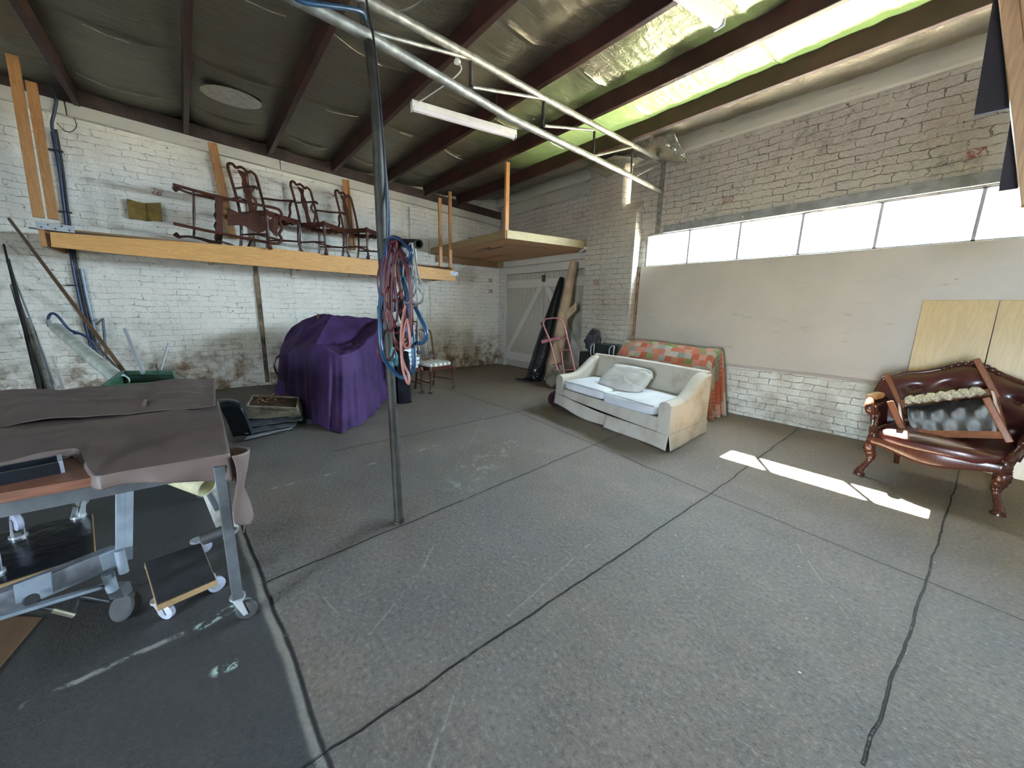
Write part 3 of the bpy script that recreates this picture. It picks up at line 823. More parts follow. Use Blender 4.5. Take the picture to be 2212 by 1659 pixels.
# ------------------------------------------------------------------ plywood platform above the doors
ZP = 2.50
A_, B_, D_ = g(1095, 517, ZP), g(1266, 538, ZP), Vector((XA+.01, g(930, 560, ZP).y, ZP))
A_ = Vector((-5.03, 3.96, ZP)); D_ = Vector((XA+.01, 4.02, ZP)); B_ = Vector((-4.78, 5.56, ZP)); E_ = Vector((XA+.01, YD-.01, ZP)); B2 = Vector((-4.78, YD-.01, ZP))
plat = thing('loft_platform', 'plywood loft platform boxed in old timber above the double doors', 'platform', (A_+E_)/2)
m_ply = wood('orange_plywood', (.62, .34, .15), (.46, .23, .10), 0, 2, .6, .05)
MB().pris3([A_, B_, B2, E_, D_], (0, 0, .02)).build('plywood_sheet', m_ply, plat, smooth=False)
MB().beam(D_+Vector((0, 0, .065)), A_+Vector((0, 0, .065)), .045, .13).build('edge_board', m_oldtim, plat, smooth=False, bevel=.004)
MB().beam(A_+Vector((.0, 0, .065)), B_+Vector((0, 0, .065)), .045, .13).build('edge_board', wood('pale_old_pine', (.46, .38, .20), (.33, .25, .12), 1, 5), plat, smooth=False, bevel=.004)
MB().bb((XA+.012, D_.y+.1, ZP-.14), (XA+.055, YD-.07, ZP-.002)).build('ledger_board', m_oldtimy, plat, smooth=False)
MB().bb((XA+.06, YD-.10, ZP-.14), (-7.45, YD-.062, ZP-.002)).build('ledger_board', m_oldtim, plat, smooth=False)
MB().beam(A_+Vector((-.02, .01, -.0)), Vector((A_.x-.02, A_.y+.01, zp(A_.y)+.02)), .045, .07, (0, 1, 0)).build('hanger_post', m_pinev, plat, smooth=False, bevel=.003)
# faded print on the underside of the sheet
def textmesh(txt, size):
    cu = bpy.data.curves.new('t', 'FONT'); cu.body = txt; cu.size = size; cu.extrude = .0006
    o = bpy.data.objects.new('t', cu); me = o.to_mesh()
    vs = [v.co.copy() for v in me.vertices]; fs = [tuple(p.vertices) for p in me.polygons]
    o.to_mesh_clear(); bpy.data.objects.remove(o); return vs, fs
def place_text(txt, size, org, ux, uy, mat, parent, name='printed_lettering'):
    vs, fs = textmesh(txt, size); ux, uy = Vector(ux).normalized(), Vector(uy).normalized(); nn = ux.cross(uy)
    return MB().add([Vector(org)+ux*v.x+uy*v.y+nn*v.z for v in vs], fs).build(name, mat, parent, smooth=False)
m_ink = M('black_print_ink', (.05, .025, .015), .7); m_redink = M('faded_red_print_ink', (.36, .07, .03), .7)
place_text('1 3K*', .34, g(1022, 540, ZP-.002)+Vector((-.1, 0, 0)), (1, .0, 0), (0, 1, 0), m_ink, plat)
place_text('3 CZOMULT', .28, g(1005, 562, ZP-.002), (1, 0, 0), (0, 1, 0), m_redink, plat)
b = MB()
for (p, q) in (((1102, 528), (1014, 548)), ((1102, 528), (1190, 538))):
    b.beam(g(*p, ZP-.002), g(*q, ZP-.002), .012, .002)
b.build('printed_border', m_ink, plat, smooth=False)
# crumpled foil bundle
bc = Vector((-6.55, 4.4, ZP+.12))
def foilball(u, v):
    a, e = u*2*math.pi, (v-.5)*math.pi*.999
    r = 1+.45*nz(math.cos(a)*2.3, math.sin(a)*2.3, e*2.5)+.25*nz(a*3.1, e*5)
    return bc+Vector((math.cos(a)*math.cos(e)*.30*r, math.sin(a)*math.cos(e)*.16*r, max(-.11, math.sin(e)*.13*r)))
o = MB().grid(foilball, 48, 24, True).build('foil_bundle', M('silver_crumple', (.75, .75, .74), .2, .95, .1, 9, 1.0, 22, .02))
tag(o, 'crumpled silver foil bundle lying on the plywood platform', 'foil bundle')
o = MB().cyl((-4.95, 5.66, 2.47), (-4.74, 5.56, 2.505), .022, 14).build('white_slit_bar', m_white)  # white bar put in for the bright slit in this gap
tag(o, 'white bar standing in for a bright slit between platform and brick pier', 'tube')

# ------------------------------------------------------------------ strip lights
def batten(name, label, a, c, grp='fluorescent strip lights under the roof'):
    a, c = Vector(a), Vector(c); t = thing(name, label, 'light', (a+c)/2, grp)
    d = (c-a).normalized()
    MB().beam(a+Vector((0, 0, .035)), c+Vector((0, 0, .035)), .075, .055).build('housing', m_white, t, bevel=.006, smooth=False)
    s = Vector((0, 0, 1)); side = d.cross(s)
    prof = [(-.034, .012), (-.034, -.006), (-.024, -.026), (0, -.034), (.024, -.026), (.034, -.006), (.034, .012)]
    MB().prism(prof, (a+c)/2, side, s, (c-a).length-.03).build('diffuser', M('opal_diffuser', (.72, .72, .80), .3, 0, .03), t)
    for e in (a, c): MB().beam(e-d*.006+Vector((0, 0, .015)), e+d*.006+Vector((0, 0, .015)), .078, .10).build('end_cap', m_white, t, bevel=.004, smooth=False)
    b = MB()
    for k in (.2, .8):
        p = a.lerp(c, k); b.cyl(p+Vector((0, 0, .06)), p+Vector((0, 0, roofz(p.x, p.y)-p.z)), .004, 6)
    b.build('hanging_wire', m_galv, t)
    return t
ZL = 3.40
batten('strip_light', 'white fluorescent strip light with a curled white flex, left of the other one', g(890, 232, ZL), g(1112, 295, ZL))
l2 = g(1555, 50, ZL); l2s = l2+(g(1112, 295, ZL)-g(890, 232, ZL)).normalized()*-1.22
batten('strip_light', 'white fluorescent strip light at the top edge, near the green roof bay', l2s+Vector((.02, 0, 0)), l2)
pl = [g(888, 228, 3.43), g(915, 214, 3.46), on(966, 180, 2, 3.5), on(996, 152, 2, 3.53), on(990, 133, 2, 3.60)]
o = MB().tube(catmull(pl, 6), .006, 6).build('white_flex', m_white); tag(o, 'thin white flex looping from the left strip light up to a roof purlin', 'cable')
q = on(988, 132, 2, 3.60); o = MB().lathe([(.001, -.02), (.03, -.018), (.032, .0), (.02, .02)], q, (0, 0, 1), 14).build('ceiling_rose', m_white); tag(o, 'small white plug base on the purlin where the flex ends', 'socket')
pl = [g(770, -10, 3.6), g(830, 18, 3.55), g(860, 25, 3.5), g(900, 10, 3.5), g(920, -12, 3.5)]
o = MB().tube(catmull(pl, 6), .008, 6).build('grey_cable', M('grey_cable_sheath', (.25, .24, .20), .6)); tag(o, 'grey cable sagging under the roof at the top of the truss', 'cable')
o = MB().tube([g(736, 0, 3.6), g(739, 20, 3.6)], .004, 6)

# ------------------------------------------------------------------ hoses and cables on the post
m_blueh = M('blue_rubber_hose', (.012, .05, .105), .38, 0, .2, 20); m_dblue = M('navy_hose', (.012, .03, .085), .4, 0, .2, 20)
m_redc = M('dull_red_cable', (.085, .012, .012), .5, 0, .3, 20); m_pinkc = M('pink_cable', (.36, .15, .12), .5); m_greyc = M('grey_cord', (.22, .22, .20), .6); m_blk = M('black_cable', (.012, .012, .014), .5)
def pw(x, y, dy=0.0): return on(x, y, 1, .845+dy)
def hang(name, label, cat, pts, r, mat, dy=0.0, closed=False, k=8, var=.0):
    P = [pw(p[0], p[1], dy+(p[2] if len(p) > 2 else 0)) for p in pts]
    return tag(MB().tube(catmull(P, k, closed), r, 10, cap=not closed).build(name, mat), label, cat)
_hp = [tp(600, -14)+nrm*-.05, tp(640, 16)+nrm*-.06, tp(700, 27)+nrm*-.07, tp(765, 35)+nrm*-.06]
hang2 = [(x_, y_, z_) for x_, y_, z_ in [(790, 48, .02), (803, 80, .07), (808, 140, .08), (821, 260, .08), (834, 400, .07), (839, 500, .03), (832, 560, -.03), (826, 640, -.03), (826, 710, -.03)]]
tag(MB().tube(catmull(_hp+[pw(a_, b_, c_) for a_, b_, c_ in hang2], 8), .011, 10).build('air_hose', m_blueh), 'blue air hose coming over the truss and running down the post into the coil', 'hose')
hang('power_cable', 'black cable strapped along the upper part of the steel post', 'cable', [(790, -10), (798, 40), (808, 90), (818, 190), (827, 300), (834, 400), (836, 480), (832, 590)], .006, m_blk, -.02)
hang('air_hose', 'blue hose hanging lowest in a wide loop beside the steel post', 'hose', [(838, 524), (830, 560), (822, 640), (820, 710), (826, 765), (848, 800), (872, 816), (892, 800), (893, 745), (888, 690), (880, 640), (868, 590), (850, 550), (842, 524)], .011, m_blueh, -.05)
hang('air_hose', 'blue hose loop swinging out furthest to the right under the peg', 'hose', [(848, 516), (862, 545), (872, 600), (884, 640), (905, 680), (920, 715), (916, 737), (900, 741), (884, 728), (879, 700), (886, 650), (890, 600), (878, 560), (852, 520)], .0095, m_blueh, -.03)
hang('air_hose', 'dark blue hose draped over the top of the hanging peg', 'hose', [(836, 560), (838, 528), (846, 513), (862, 516), (876, 530), (888, 545), (880, 566), (868, 560), (858, 535), (848, 522), (846, 560), (850, 620), (854, 675)], .0085, m_dblue, -.07)
hose_rnd = random.Random(3)
loops = [(832, 868, 690), (836, 880, 706), (842, 874, 720), (829, 862, 670), (846, 888, 742), (838, 866, 650), (850, 884, 756), (834, 856, 715)]
for i, (xa, xb, yb) in enumerate(loops):
    dy = -.02-.012*i
    a = 842+hose_rnd.uniform(-4, 10)
    pts = [(a, 527), (xa, 570+hose_rnd.uniform(-10, 10)), (xa-3, 620+hose_rnd.uniform(-20, 20)), (xa, yb-30), ((xa+xb)/2-3, yb), (xb, yb-22), (xb+2, 640+hose_rnd.uniform(-20, 20)), (xb-6, 580), (a+10, 527)]
    lab = ['innermost', 'second', 'third', 'shortest outer', 'long right-leaning', 'tightest', 'lowest reaching', 'left-hanging'][i]
    tag(hang('extension_lead', 'dull red cable loop in the tangle hung on the post peg', 'cable', pts, .0055, m_redc if i % 3 else m_redc, dy, True, 6), None, None, 'red cable loops hung on the post peg')
hang('extension_lead', 'pale pink cable loop dangling lowest below the hose tangle', 'cable', [(876, 660), (868, 700), (866, 745), (869, 790), (876, 818), (883, 829), (883, 810), (874, 790), (868, 765), (872, 720), (880, 690), (884, 720), (886, 745), (878, 752), (872, 740)], .006, m_pinkc, -.10)
hang('extension_lead', 'dark red cable bulging out left of the post beside the purple cloth', 'cable', [(824, 560), (816, 600), (820, 640), (830, 680), (820, 720), (816, 760), (828, 780), (846, 772), (858, 740)], .0055, m_redc, -.03)
wl = [((884, 526), (866, 590), (872, 650), (882, 655), (884, 580), (886, 527)), ((890, 525), (893, 600), (914, 640), (906, 655), (886, 648), (872, 620), (888, 570), (891, 525)),
      ((894, 525), (902, 590), (916, 620), (910, 650), (888, 662), (880, 640), (896, 590), (893, 525)), ((887, 525), (878, 545), (868, 620), (880, 655), (900, 620), (894, 560), (890, 525))]
for i, pts in enumerate(wl):
    tag(hang('grey_flex', 'thin grey cord loop on the outer end of the post peg', 'cord', pts, .0042, m_greyc, -.02-.012*i, False, 7), None, None, 'grey cord loops on the peg end')
hang('grey_flex', 'straight grey cord hanging down to a small black plug above the dining chairs', 'cord', [(897, 525), (899, 600), (903, 680), (902, 730), (905, 758)], .0045, m_greyc, -.02)
o = MB().cyl(pw(905, 757, -.02), pw(905, 765, -.02), .011, 10).build('cord_plug', m_black); tag(o, 'small black plug on the end of the straight grey cord', 'plug')
o = MB().cyl(pw(854, 676, -.09), pw(862, 702, -.09), .013, 10).build('hose_coupling', m_chrome); tag(o, 'silver hose coupling hanging in the middle of the tangle', 'coupling')
# teal brush
b = MB()
for i in range(40):
    a = hose_rnd.uniform(-1, 1); c_ = hose_rnd.uniform(-.02, .02)
    p = pw(849, 750, .01); b.tube([p+Vector((a*.006, c_*.3, 0)), p+Vector((a*.02, c_, -.05)), p+Vector((a*.03, c_, -.115+.02*abs(a)))], [.002, .002, .001], 4)
o = b.build('teal_tassel', M('teal_fibre', (.10, .25, .28), .8)); tag(o, 'teal fibre tassel hanging low on the steel post', 'tassel')
# black bag hung low on the post
bg_ = thing('tool_bag', 'narrow black tool bag hanging low against the steel post', 'bag', (polepos(.9).x-.03, .95, .62))
bx = polepos(.9).x-.02
def bagfn(u, v):
    a = u*2*math.pi; zz = [.78, .83, .92, 1.05, 1.08][min(4, int(v*4))] if False else .78+.34*v
    rr = .75 if v < .02 else (1 if v < .9 else .9)
    return Vector((bx+math.copysign(abs(math.cos(a))**.6, math.cos(a))*.055*rr*(1-.10*v+.10*math.sin(v*9)), .955+math.copysign(abs(math.sin(a))**.6, math.sin(a))*.045*rr, zz+(.03 if v < .02 else 0)))
m_bagf = M('black_bag_fabric', (.006, .006, .008), .95, 0, .4, 20, .6, 40, .006, .1)
MB().grid(bagfn, 32, 20, True).pris3([(bx-.06, .92, .80), (bx+.06, .92, .80), (bx+.06, .99, .80), (bx-.06, .99, .80)], (0, 0, .01)).build('bag_body', m_bagf, bg_)
MB().tube(catmull([(bx-.07, .93, 1.08), (bx-.10, .92, 1.0), (bx-.13, .92, .93), (bx-.10, .92, .88), (bx-.07, .93, .86)], 5), .006, 6).build('strap', m_blk, bg_)
MB().bb((bx-.035, .91, 1.05), (bx+.035, .965, 1.45)).build('top_pocket', m_bagf, bg_, bevel=.01)

# ================================================================== LEFT SIDE: work table and what is around it
TZ = .78
tb = thing('work_table', 'steel framed rolling work table at the left under the brown cloth', 'table', (-2.9, -1.1, 0))
m_board = wood('reddish_stained_board', (.24, .10, .06), (.12, .05, .03), 1, 4, .45)
MB().bb((-3.83, -2.6, TZ-.035), (-1.90, .02, TZ)).build('tabletop', m_board, tb, smooth=False, bevel=.004)
m_green = M('dark_green_plastic', (.020, .065, .035), .45)
for x_ in (-3.70, -1.99): MB().bb((x_, -2.5, TZ-.10), (x_+.04, -.10, TZ-.036)).build('side_rail', m_steel, tb, smooth=False)
MB().bb((-3.66, -.16, TZ-.10), (-1.99, -.12, TZ-.036)).build('end_rail', m_steel, tb, smooth=False)
def caster(parent, x, y, r=.035, top=.13, wheelm=None, rot=0.0, name='caster', flip=False):
    s = -1 if flip else 1
    z0 = top if not flip else top
    k = Vector((math.cos(rot), math.sin(rot), 0)); q = Vector((-k.y, k.x, 0))
    P = lambda a, c, z: Vector((x, y, 0))+k*a+q*c+Vector((0, 0, z))
    zw = r if not flip else top+ (top*0) + .10
    if flip: zt_, zc = top, top+.085
    else: zt_, zc = top, r
    b = MB().cyl(P(0, 0, zt_), P(0, 0, zt_-s*.012), .03, 14)
    b.prism([(-.018, -.0), (.018, .0), (.03+.008, -s*(abs(zt_-zc)-.0)), (.02, -s*(abs(zt_-zc)+.008))], P(0, .017, zt_-s*.01), k, (0, 0, 1), .003)
    b.prism([(-.018, -.0), (.018, .0), (.03+.008, -s*(abs(zt_-zc)-.0)), (.02, -s*(abs(zt_-zc)+.008))], P(0, -.017, zt_-s*.01), k, (0, 0, 1), .003)
    o = b.build(name, m_chrome, parent)
    c = P(.028, 0, zc)
    bb_ = MB().lathe([(.001, -.012), (r*.55, -.012), (r*.8, -.013), (r, -.009), (r, .009), (r*.8, .013), (r*.55, .012), (.001, .012)], c, q, 24)
    w_ = bb_.build('wheel', wheelm or m_rubber, o)
    return o
for (x, y) in ((-1.89, .0), (-3.36, -.14), (-1.93, -2.3), (-3.5, -2.3)):
    w_ = .034
    MB().bb((x-w_, y-.02, .12), (x+w_, y+.02, TZ-.036)).build('leg', m_steel, tb, smooth=False, bevel=.003)
    caster(tb, x, y, .042, .12, M('grey_caster_tyre', (.05, .05, .05), .6), rot=1.2)
# brown cloths
m_cloth = M('taupe_brown_vinyl', (.115, .080, .070), .55, 0, .15, 3, .25, 180, .0015)
def foldz(x, y, sd):
    return .010*abs(nz(x*2.0, y*5.5, sd))+.045*max(0, nz(x*1.3+.5, y*3.0, sd+4))*1.0+.02*max(0, nz(x*9, y*2.2, sd+9)-.1)+.0035*nz(x*6, y*16, sd)
def edge_near(y):      # near edge of the cloth (world x) for each y; left part leaves the board bare
    t = max(0., min(1., (-.33-y)/.12)); t = t*t*(3-2*t)
    return -1.875*(1-t)+(-2.20)*t+.012*nz(y*5, 2)
def cloth1(u, v):
    y = -2.6+2.64*u
    e = edge_near(y)
    xs_ = -2.95+(e+2.95)*min(1, v/.78)
    z = TZ+.006+foldz(xs_, y, 1)
    hangd = max(0, v-.78)/.22
    bare = max(0., min(1., (-.33-y)/.12))
    if hangd > 0 and bare < 1:
        dl = (.085+.035*math.sin(y*9+1))*(1-bare)
        xs_ = e+.014*math.sin(hangd*1.6)+.012*math.sin(y*28)*hangd
        z = TZ+.008-dl*hangd**1.1+.004
    elif hangd > 0:
        xs_ = e+.02*hangd; z = TZ+.004+.012*(1-hangd)*abs(nz(y*9, 3))
    return Vector((xs_, y, z))
b = MB().grid(cloth1, 200, 44)
cl1 = b.build('brown_cloth', m_cloth, solid=.003)
tag(cl1, 'taupe brown vinyl cloth hanging over the near edge of the work table', 'cloth', 'brown cloths on the work table')
# corner tail of that cloth hanging down beside the front leg
def tail(u, v):
    p0 = Vector((-1.90+.03*u, .055*1, TZ+.008))
    wv = .05*math.sin(u*math.pi*2.6+.6)*(.35+.65*v)
    x = -1.885-.26*u*(1-.45*v)-.02*v; y = .045+wv+.02*v
    z = TZ+.010-.02*u - v*(.30+.10*math.sin(2.8*(1-u))-.12*u)
    return Vector((x, y, z))
def tail2(u, v):
    ang = u*math.pi*1.1-.3
    k = .06*(1-.25*v)
    x = -1.895+k*math.cos(ang)*1.1+.02*v; y = .035+k*abs(math.sin(ang))*1.0+.015*math.sin(v*5+u*4)
    z = TZ+.008-v*(.33-.13*abs(u-.35))
    return Vector((x, y, z))
tl_ = MB().grid(tail2, 30, 30).build('hanging_corner', m_cloth, cl1, solid=.003)
def cloth2(u, v):
    y = -2.6+(2.62+.03*(1-v))*u; x = -3.86+(.82+.30*u**1.5+.05*nz(u*4, 1))*v*1.0
    fold = .05*math.exp(-((v-.80+.12*nz(u*3, 3))/.10)**2)*max(0, .5+nz(u*6+2, 5))*(1 if u < .88 else 0)
    edge = .006+.008*v
    return Vector((x, y, TZ+.004+edge+foldz(x, y, 7)*1.1+fold*.8))
o = MB().grid(cloth2, 200, 60).build('brown_cloth', m_cloth, solid=.003)
tag(o, 'second taupe brown cloth, rumpled, covering the wall side half of the table', 'cloth', 'brown cloths on the work table')
# long black tray on the bare board
ty = thing('black_tray', 'glossy black tray with clear end lying on the bare edge of the table', 'tray', (-2.08, -.75, TZ))
b = MB()
a, c = g(128, 1003, TZ+.02), g(-60, 1040, TZ+.02)
d = (c-a).normalized(); sd = Vector((-d.y, d.x, 0))
for s in (-1, 1): b.beam(a+sd*s*.045, c+sd*s*.045, .012, .045)
b.beam(a-Vector((0, 0, .016)), c-Vector((0, 0, .016)), .10, .008)
b.build('tray_body', m_blackg, ty, smooth=False, bevel=.002)
MB().beam(a-d*.004-sd*.05, a-d*.004+sd*.05, .012, .05).build('clear_end', M('clear_plastic', (.35, .38, .45), .15, .3), ty, smooth=False, bevel=.002)

# tubes stored under the table
o = MB().pipe((-3.05, -.62, .66), g(447, 1052, .44), .052, .045, 28).build('cream_tube', M('cream_cardboard', (.52, .48, .30), .6)); tag(o, 'cream tube with open end sticking out under the table end', 'tube')
o = MB().tube([g(432, 1030, .42), g(470, 1100, .30)], .014, 12).build('grey_rod', m_steel); tag(o, 'grey rod poking out of the cream tube behind the table leg', 'rod')
o = MB().pipe(g(470, 1115, .27)+Vector((-.3, -.03, .12)), g(496, 1150, .18), .045, .038, 24).build('paper_tube', M('torn_grey_paper', (.42, .40, .36), .8, 0, .2, 20, .8, 30, .008)); tag(o, 'torn grey paper tube standing just behind the front table leg', 'tube')
pq = g(440, 1164, .30)
o = MB().pipe(pq, g(487, 1146, .33), .028, .018, 20).build('foam_tube', m_rubber); tag(o, 'black foam tube crossing horizontally behind the front table leg', 'tube')
o = MB().tube(catmull([g(512, 1058, .35), g(520, 1090, .24), g(528, 1130, .1), g(526, 1150, .03)], 5), .003, 5).build('loose_thread', m_greyc); tag(o, 'loose thread dangling from the cloth corner near the floor', 'thread')

# ------------------------------------------------------------------ upside-down dolly and the small floor dolly
m_carpet = M('black_carpet_pad', (.018, .018, .020), .95, 0, .5, 6, .8, 90, .004)
m_chip = wood('chipboard_edge', (.40, .26, .12), (.28, .17, .08), 0, 8, .7)
def dolly(name, label, P, mtop, th, wheels, flip=False, wm=None, top_pad=True):
    P = [Vector(p) for p in P]
    cen = sum(P, Vector())/4; t = thing(name, label, 'dolly', (cen.x, cen.y, 0 if not flip else P[0].z-th))
    MB().pris3([p-Vector((0, 0, th)) for p in P], (0, 0, th-.004)).build('board', m_chip, t, smooth=False, bevel=.002)
    k = [cen.lerp(p, .97) for p in P]
    MB().pris3([p-Vector((0, 0, .004)) for p in k], (0, 0, .006)).build('pad', mtop, t, smooth=False, bevel=.002)
    for i, p in enumerate(wheels):
        if flip: caster(t, p[0], p[1], .04, P[0].z, wm[i], rot=p[2], flip=True)
        else: caster(t, p[0], p[1], .036, P[0].z-th, wm[i], rot=p[2])
    return t
zt2 = .30
Pd = [g(200, 1108, zt2), g(207, 1196, zt2), g(-60, 1282, zt2), g(-60, 1160, zt2)]
mw = m_whitewheel
w1, w2, w3 = g(170, 1117, zt2), g(40, 1160, zt2), g(-12, 1240, zt2)
dolly('furniture_dolly', 'black-topped dolly lying upside down under the table, its wheels pointing up', Pd, m_blackg, .018, [(w1.x, w1.y, 2.6), (w2.x, w2.y, .5), (w3.x, w3.y, .5)], True, [M('grey_rubber_wheel', (.26, .24, .22), .6), mw, mw])
Pf = [g(311, 1214, .125), g(434, 1172, .125), g(468, 1252, .125), g(338, 1308, .125)]
wl_ = [g(350, 1333), g(455, 1283), g(430, 1240), g(330, 1290)]
dolly('furniture_dolly', 'small low dolly with worn black carpet beside the front table leg', Pf, m_carpet, .03, [(wl_[0].x, wl_[0].y, .8), (wl_[1].x, wl_[1].y, 1.9), (wl_[2].x-.2, wl_[2].y, 1.9), (wl_[3].x-.15, wl_[3].y, 1)], False, [mw]*4)
# grey adjustable stand with cranks
stn = thing('adjustable_stand', 'pale grey adjustable steel stand with crank handles under the table', 'stand', (g(245, 1310).x, g(245, 1310).y, 0))
a0 = g(262, 1226, .30); x_, y_ = a0.x, a0.y
def sp(px_, py_, off=0.0):             # pixel -> vertical plane of the stand
    d = ray(px_, py_); nn = Vector((a0.x, a0.y, 0)).normalized(); k = ((a0-C0).dot(nn)+off)/d.dot(nn); return C0+d*k
MB().beam(sp(262, 1215), sp(262, 1060), .045, .03, (0, 1, 0)).build('upright', m_lsteel, stn, smooth=False, bevel=.003)
MB().beam(sp(270, 1210, -.02), sp(272, 1062, -.02), .008, .045, (0, 1, 0)).build('flange', m_lsteel, stn, smooth=False)
MB().pris3([sp(252, 1062, -.03), sp(282, 1050, -.03), sp(288, 1034, -.03), sp(250, 1030, -.03)], Vector((-.10, .04, 0))).build('top_bracket', m_lsteel, stn, smooth=False, bevel=.004)
MB().cyl(sp(258, 1188, -.03), sp(268, 1236, -.03), .016, 16).build('guide_tube', m_lsteel, stn)
MB().cyl(sp(232, 1238), sp(243, 1275), .020, 16).build('guide_tube', m_lsteel, stn)
b = MB().pris3([sp(214, 1200, -.02), sp(258, 1182, -.02), sp(258, 1220, -.02), sp(222, 1234, -.02)], Vector((-.05, .02, 0)))
b.build('clamp_plate', m_lsteel, stn, smooth=False, bevel=.003)
a, c = sp(250, 1200, .03), sp(-40, 1318, .03)
MB().beam(a, c, .05, .085).build('cross_rail', M('chipped_grey_rail', (.16, .17, .19), .5, .2, .35, 14, .4, 30), stn, smooth=False, bevel=.004)
MB().beam(sp(235, 1262, .05), sp(-40, 1345, -.25), .045, .012).build('foot_rail', m_lsteel, stn, smooth=False, bevel=.002)
MB().pris3([sp(28, 1265, -.01), sp(108, 1236, -.01), sp(112, 1282, -.01), sp(34, 1305, -.01)], Vector((-.006, .002, 0))).build('slotted_plate', m_lsteel, stn, smooth=False)
MB().cyl(sp(64, 1297, -.03), sp(70, 1294, -.09), .018, 14).build('adjuster_knob', m_black, stn)
MB().tube([sp(84, 1296, -.04), sp(82, 1312, -.09)], .006, 8).tube([sp(80, 1312, -.09), sp(112, 1318, -.09)], .009, 10).build('crank_handle', m_black, stn)
MB().tube([sp(112, 1318, -.09), sp(160, 1330, -.10)], .0085, 12).build('crank_grip', M('worn_brass_tube', (.30, .27, .20), .35, .7), stn)
MB().tube([sp(160, 1322, -.05), sp(172, 1290, -.02)], .004, 8).tube([sp(172, 1290, -.02), sp(232, 1301, -.02)], .010, 12).build('crank_handle', m_black, stn)
MB().pris3([sp(222, 1272), sp(262, 1268), sp(270, 1290), sp(238, 1297)], Vector((-.05, .02, -.01))).build('foot_plate', m_steel, stn, smooth=False, bevel=.003)
# grey wheel lying in the dark behind the dolly
wc = g(273, 1318, .04)
o = MB().lathe([(.001, -.02), (.05, -.022), (.058, -.016), (.058, .016), (.05, .022), (.001, .02)], (wc.x, wc.y, .06), (.6, -.6, .5), 28).build('spare_caster', M('dull_grey_wheel', (.035, .035, .035), .7)); tag(o, 'loose grey wheel on the floor between the stand and the carpet dolly', 'wheel')
o = MB().pris3([g(90, 1336), g(-150, 1620), g(-400, 1500), g(-60, 1330)], (0, 0, .006)).build('floor_mat', wood('brown_board_mat', (.15, .085, .045), (.10, .055, .03), 0, 3)); tag(o, 'brown hardboard sheet lying on the floor in the lower left corner', 'board')

# ------------------------------------------------------------------ green bin with pipes and poles against the wall
bn = thing('storage_bin', 'dark green plastic bin with a thick rim behind the work table', 'bin', (-4.25, -.40, 0))
rim = [g(214, 834, .80), g(391, 824, .80), g(377, 800, .80), g(262, 800, .80)]
cen = sum(rim, Vector())/4
def shr(k, z): return [Vector((cen.x+(p.x-cen.x)*k, cen.y+(p.y-cen.y)*k, z)) for p in rim]
b = MB(); lv = [(.78, .02), (.92, .76)]
o_, i_ = shr(.80, .02), shr(.93, .76); i2, o2 = shr(.88, .76), shr(.76, .05)
vs = o_+i_+i2+o2
b.add(vs, [(k, (k+1) % 4, 4+(k+1) % 4, 4+k) for k in range(4)]+[(4+k, 4+(k+1) % 4, 8+(k+1) % 4, 8+k) for k in range(4)]+[(8+k, 8+(k+1) % 4, 12+(k+1) % 4, 12+k) for k in range(4)]+[(0, 1, 2, 3), (12, 13, 14, 15)])
b.build('bin_body', m_green, bn, smooth=False, bevel=.012)
b = MB(); R0, R1 = shr(1.0, .78), shr(.88, .78)
for k in range(4): b.hexa([R0[k]-Vector((0, 0, .02)), R0[(k+1) % 4]-Vector((0, 0, .02)), R1[(k+1) % 4]-Vector((0, 0, .02)), R1[k]-Vector((0, 0, .02))], [R0[k]+Vector((0, 0, .02)), R0[(k+1) % 4]+Vector((0, 0, .02)), R1[(k+1) % 4]+Vector((0, 0, .02)), R1[k]+Vector((0, 0, .02))])
b.build('rim', M('mid_green_plastic', (.03, .10, .06), .35), bn, smooth=False, bevel=.006)
def rod(name, label, a, c, r, mat, cat='pipe', hollow=False, group=None, n=14):
    b = MB().pipe(a, c, r, r*.84, 24) if hollow else MB().tube([a, c], r, n)
    return tag(b.build(name, mat), label, cat, group)
m_pvc = M('pale_green_pvc', (.55, .60, .54), .4)
rod('drain_pipe', 'thick pale green plastic drain pipe leaning out of the green bin to the left', on(122, 708, 0, -6.7), on(262, 824, 0, -4.45), .055, m_pvc, hollow=True)
rod('chrome_tube', 'chrome tube standing in the green bin, leaning left', on(270, 711, 0, -4.75), on(309, 806, 0, -4.35), .014, m_chrome)
rod('chrome_tube', 'short thin bright tube at the right in the green bin', on(364, 742, 0, -4.7), on(347, 800, 0, -4.5), .009, m_chrome)
rod('thin_wire', 'thin dark wire sticking up at the right edge of the green bin', on(337, 786, 0, -4.6), on(343, 806, 0, -4.5), .003, m_black)
rod('wooden_pole', 'long thin brown wooden pole leaning diagonally from the shelf end to the bin', on(20, 473, 0, -7.55), on(275, 812, 0, -4.7), .016, M('brown_stained_pole', (.13, .07, .035), .5), 'pole')
rod('wooden_pole', 'second brown pole crossing the first one just above the green bin', on(205, 742, 0, -6.4), on(268, 812, 0, -4.7), .011, M('brown_stained_pole', (.15, .09, .05), .5), 'pole')
fl = lambda p, X: on(*p, 0, X)
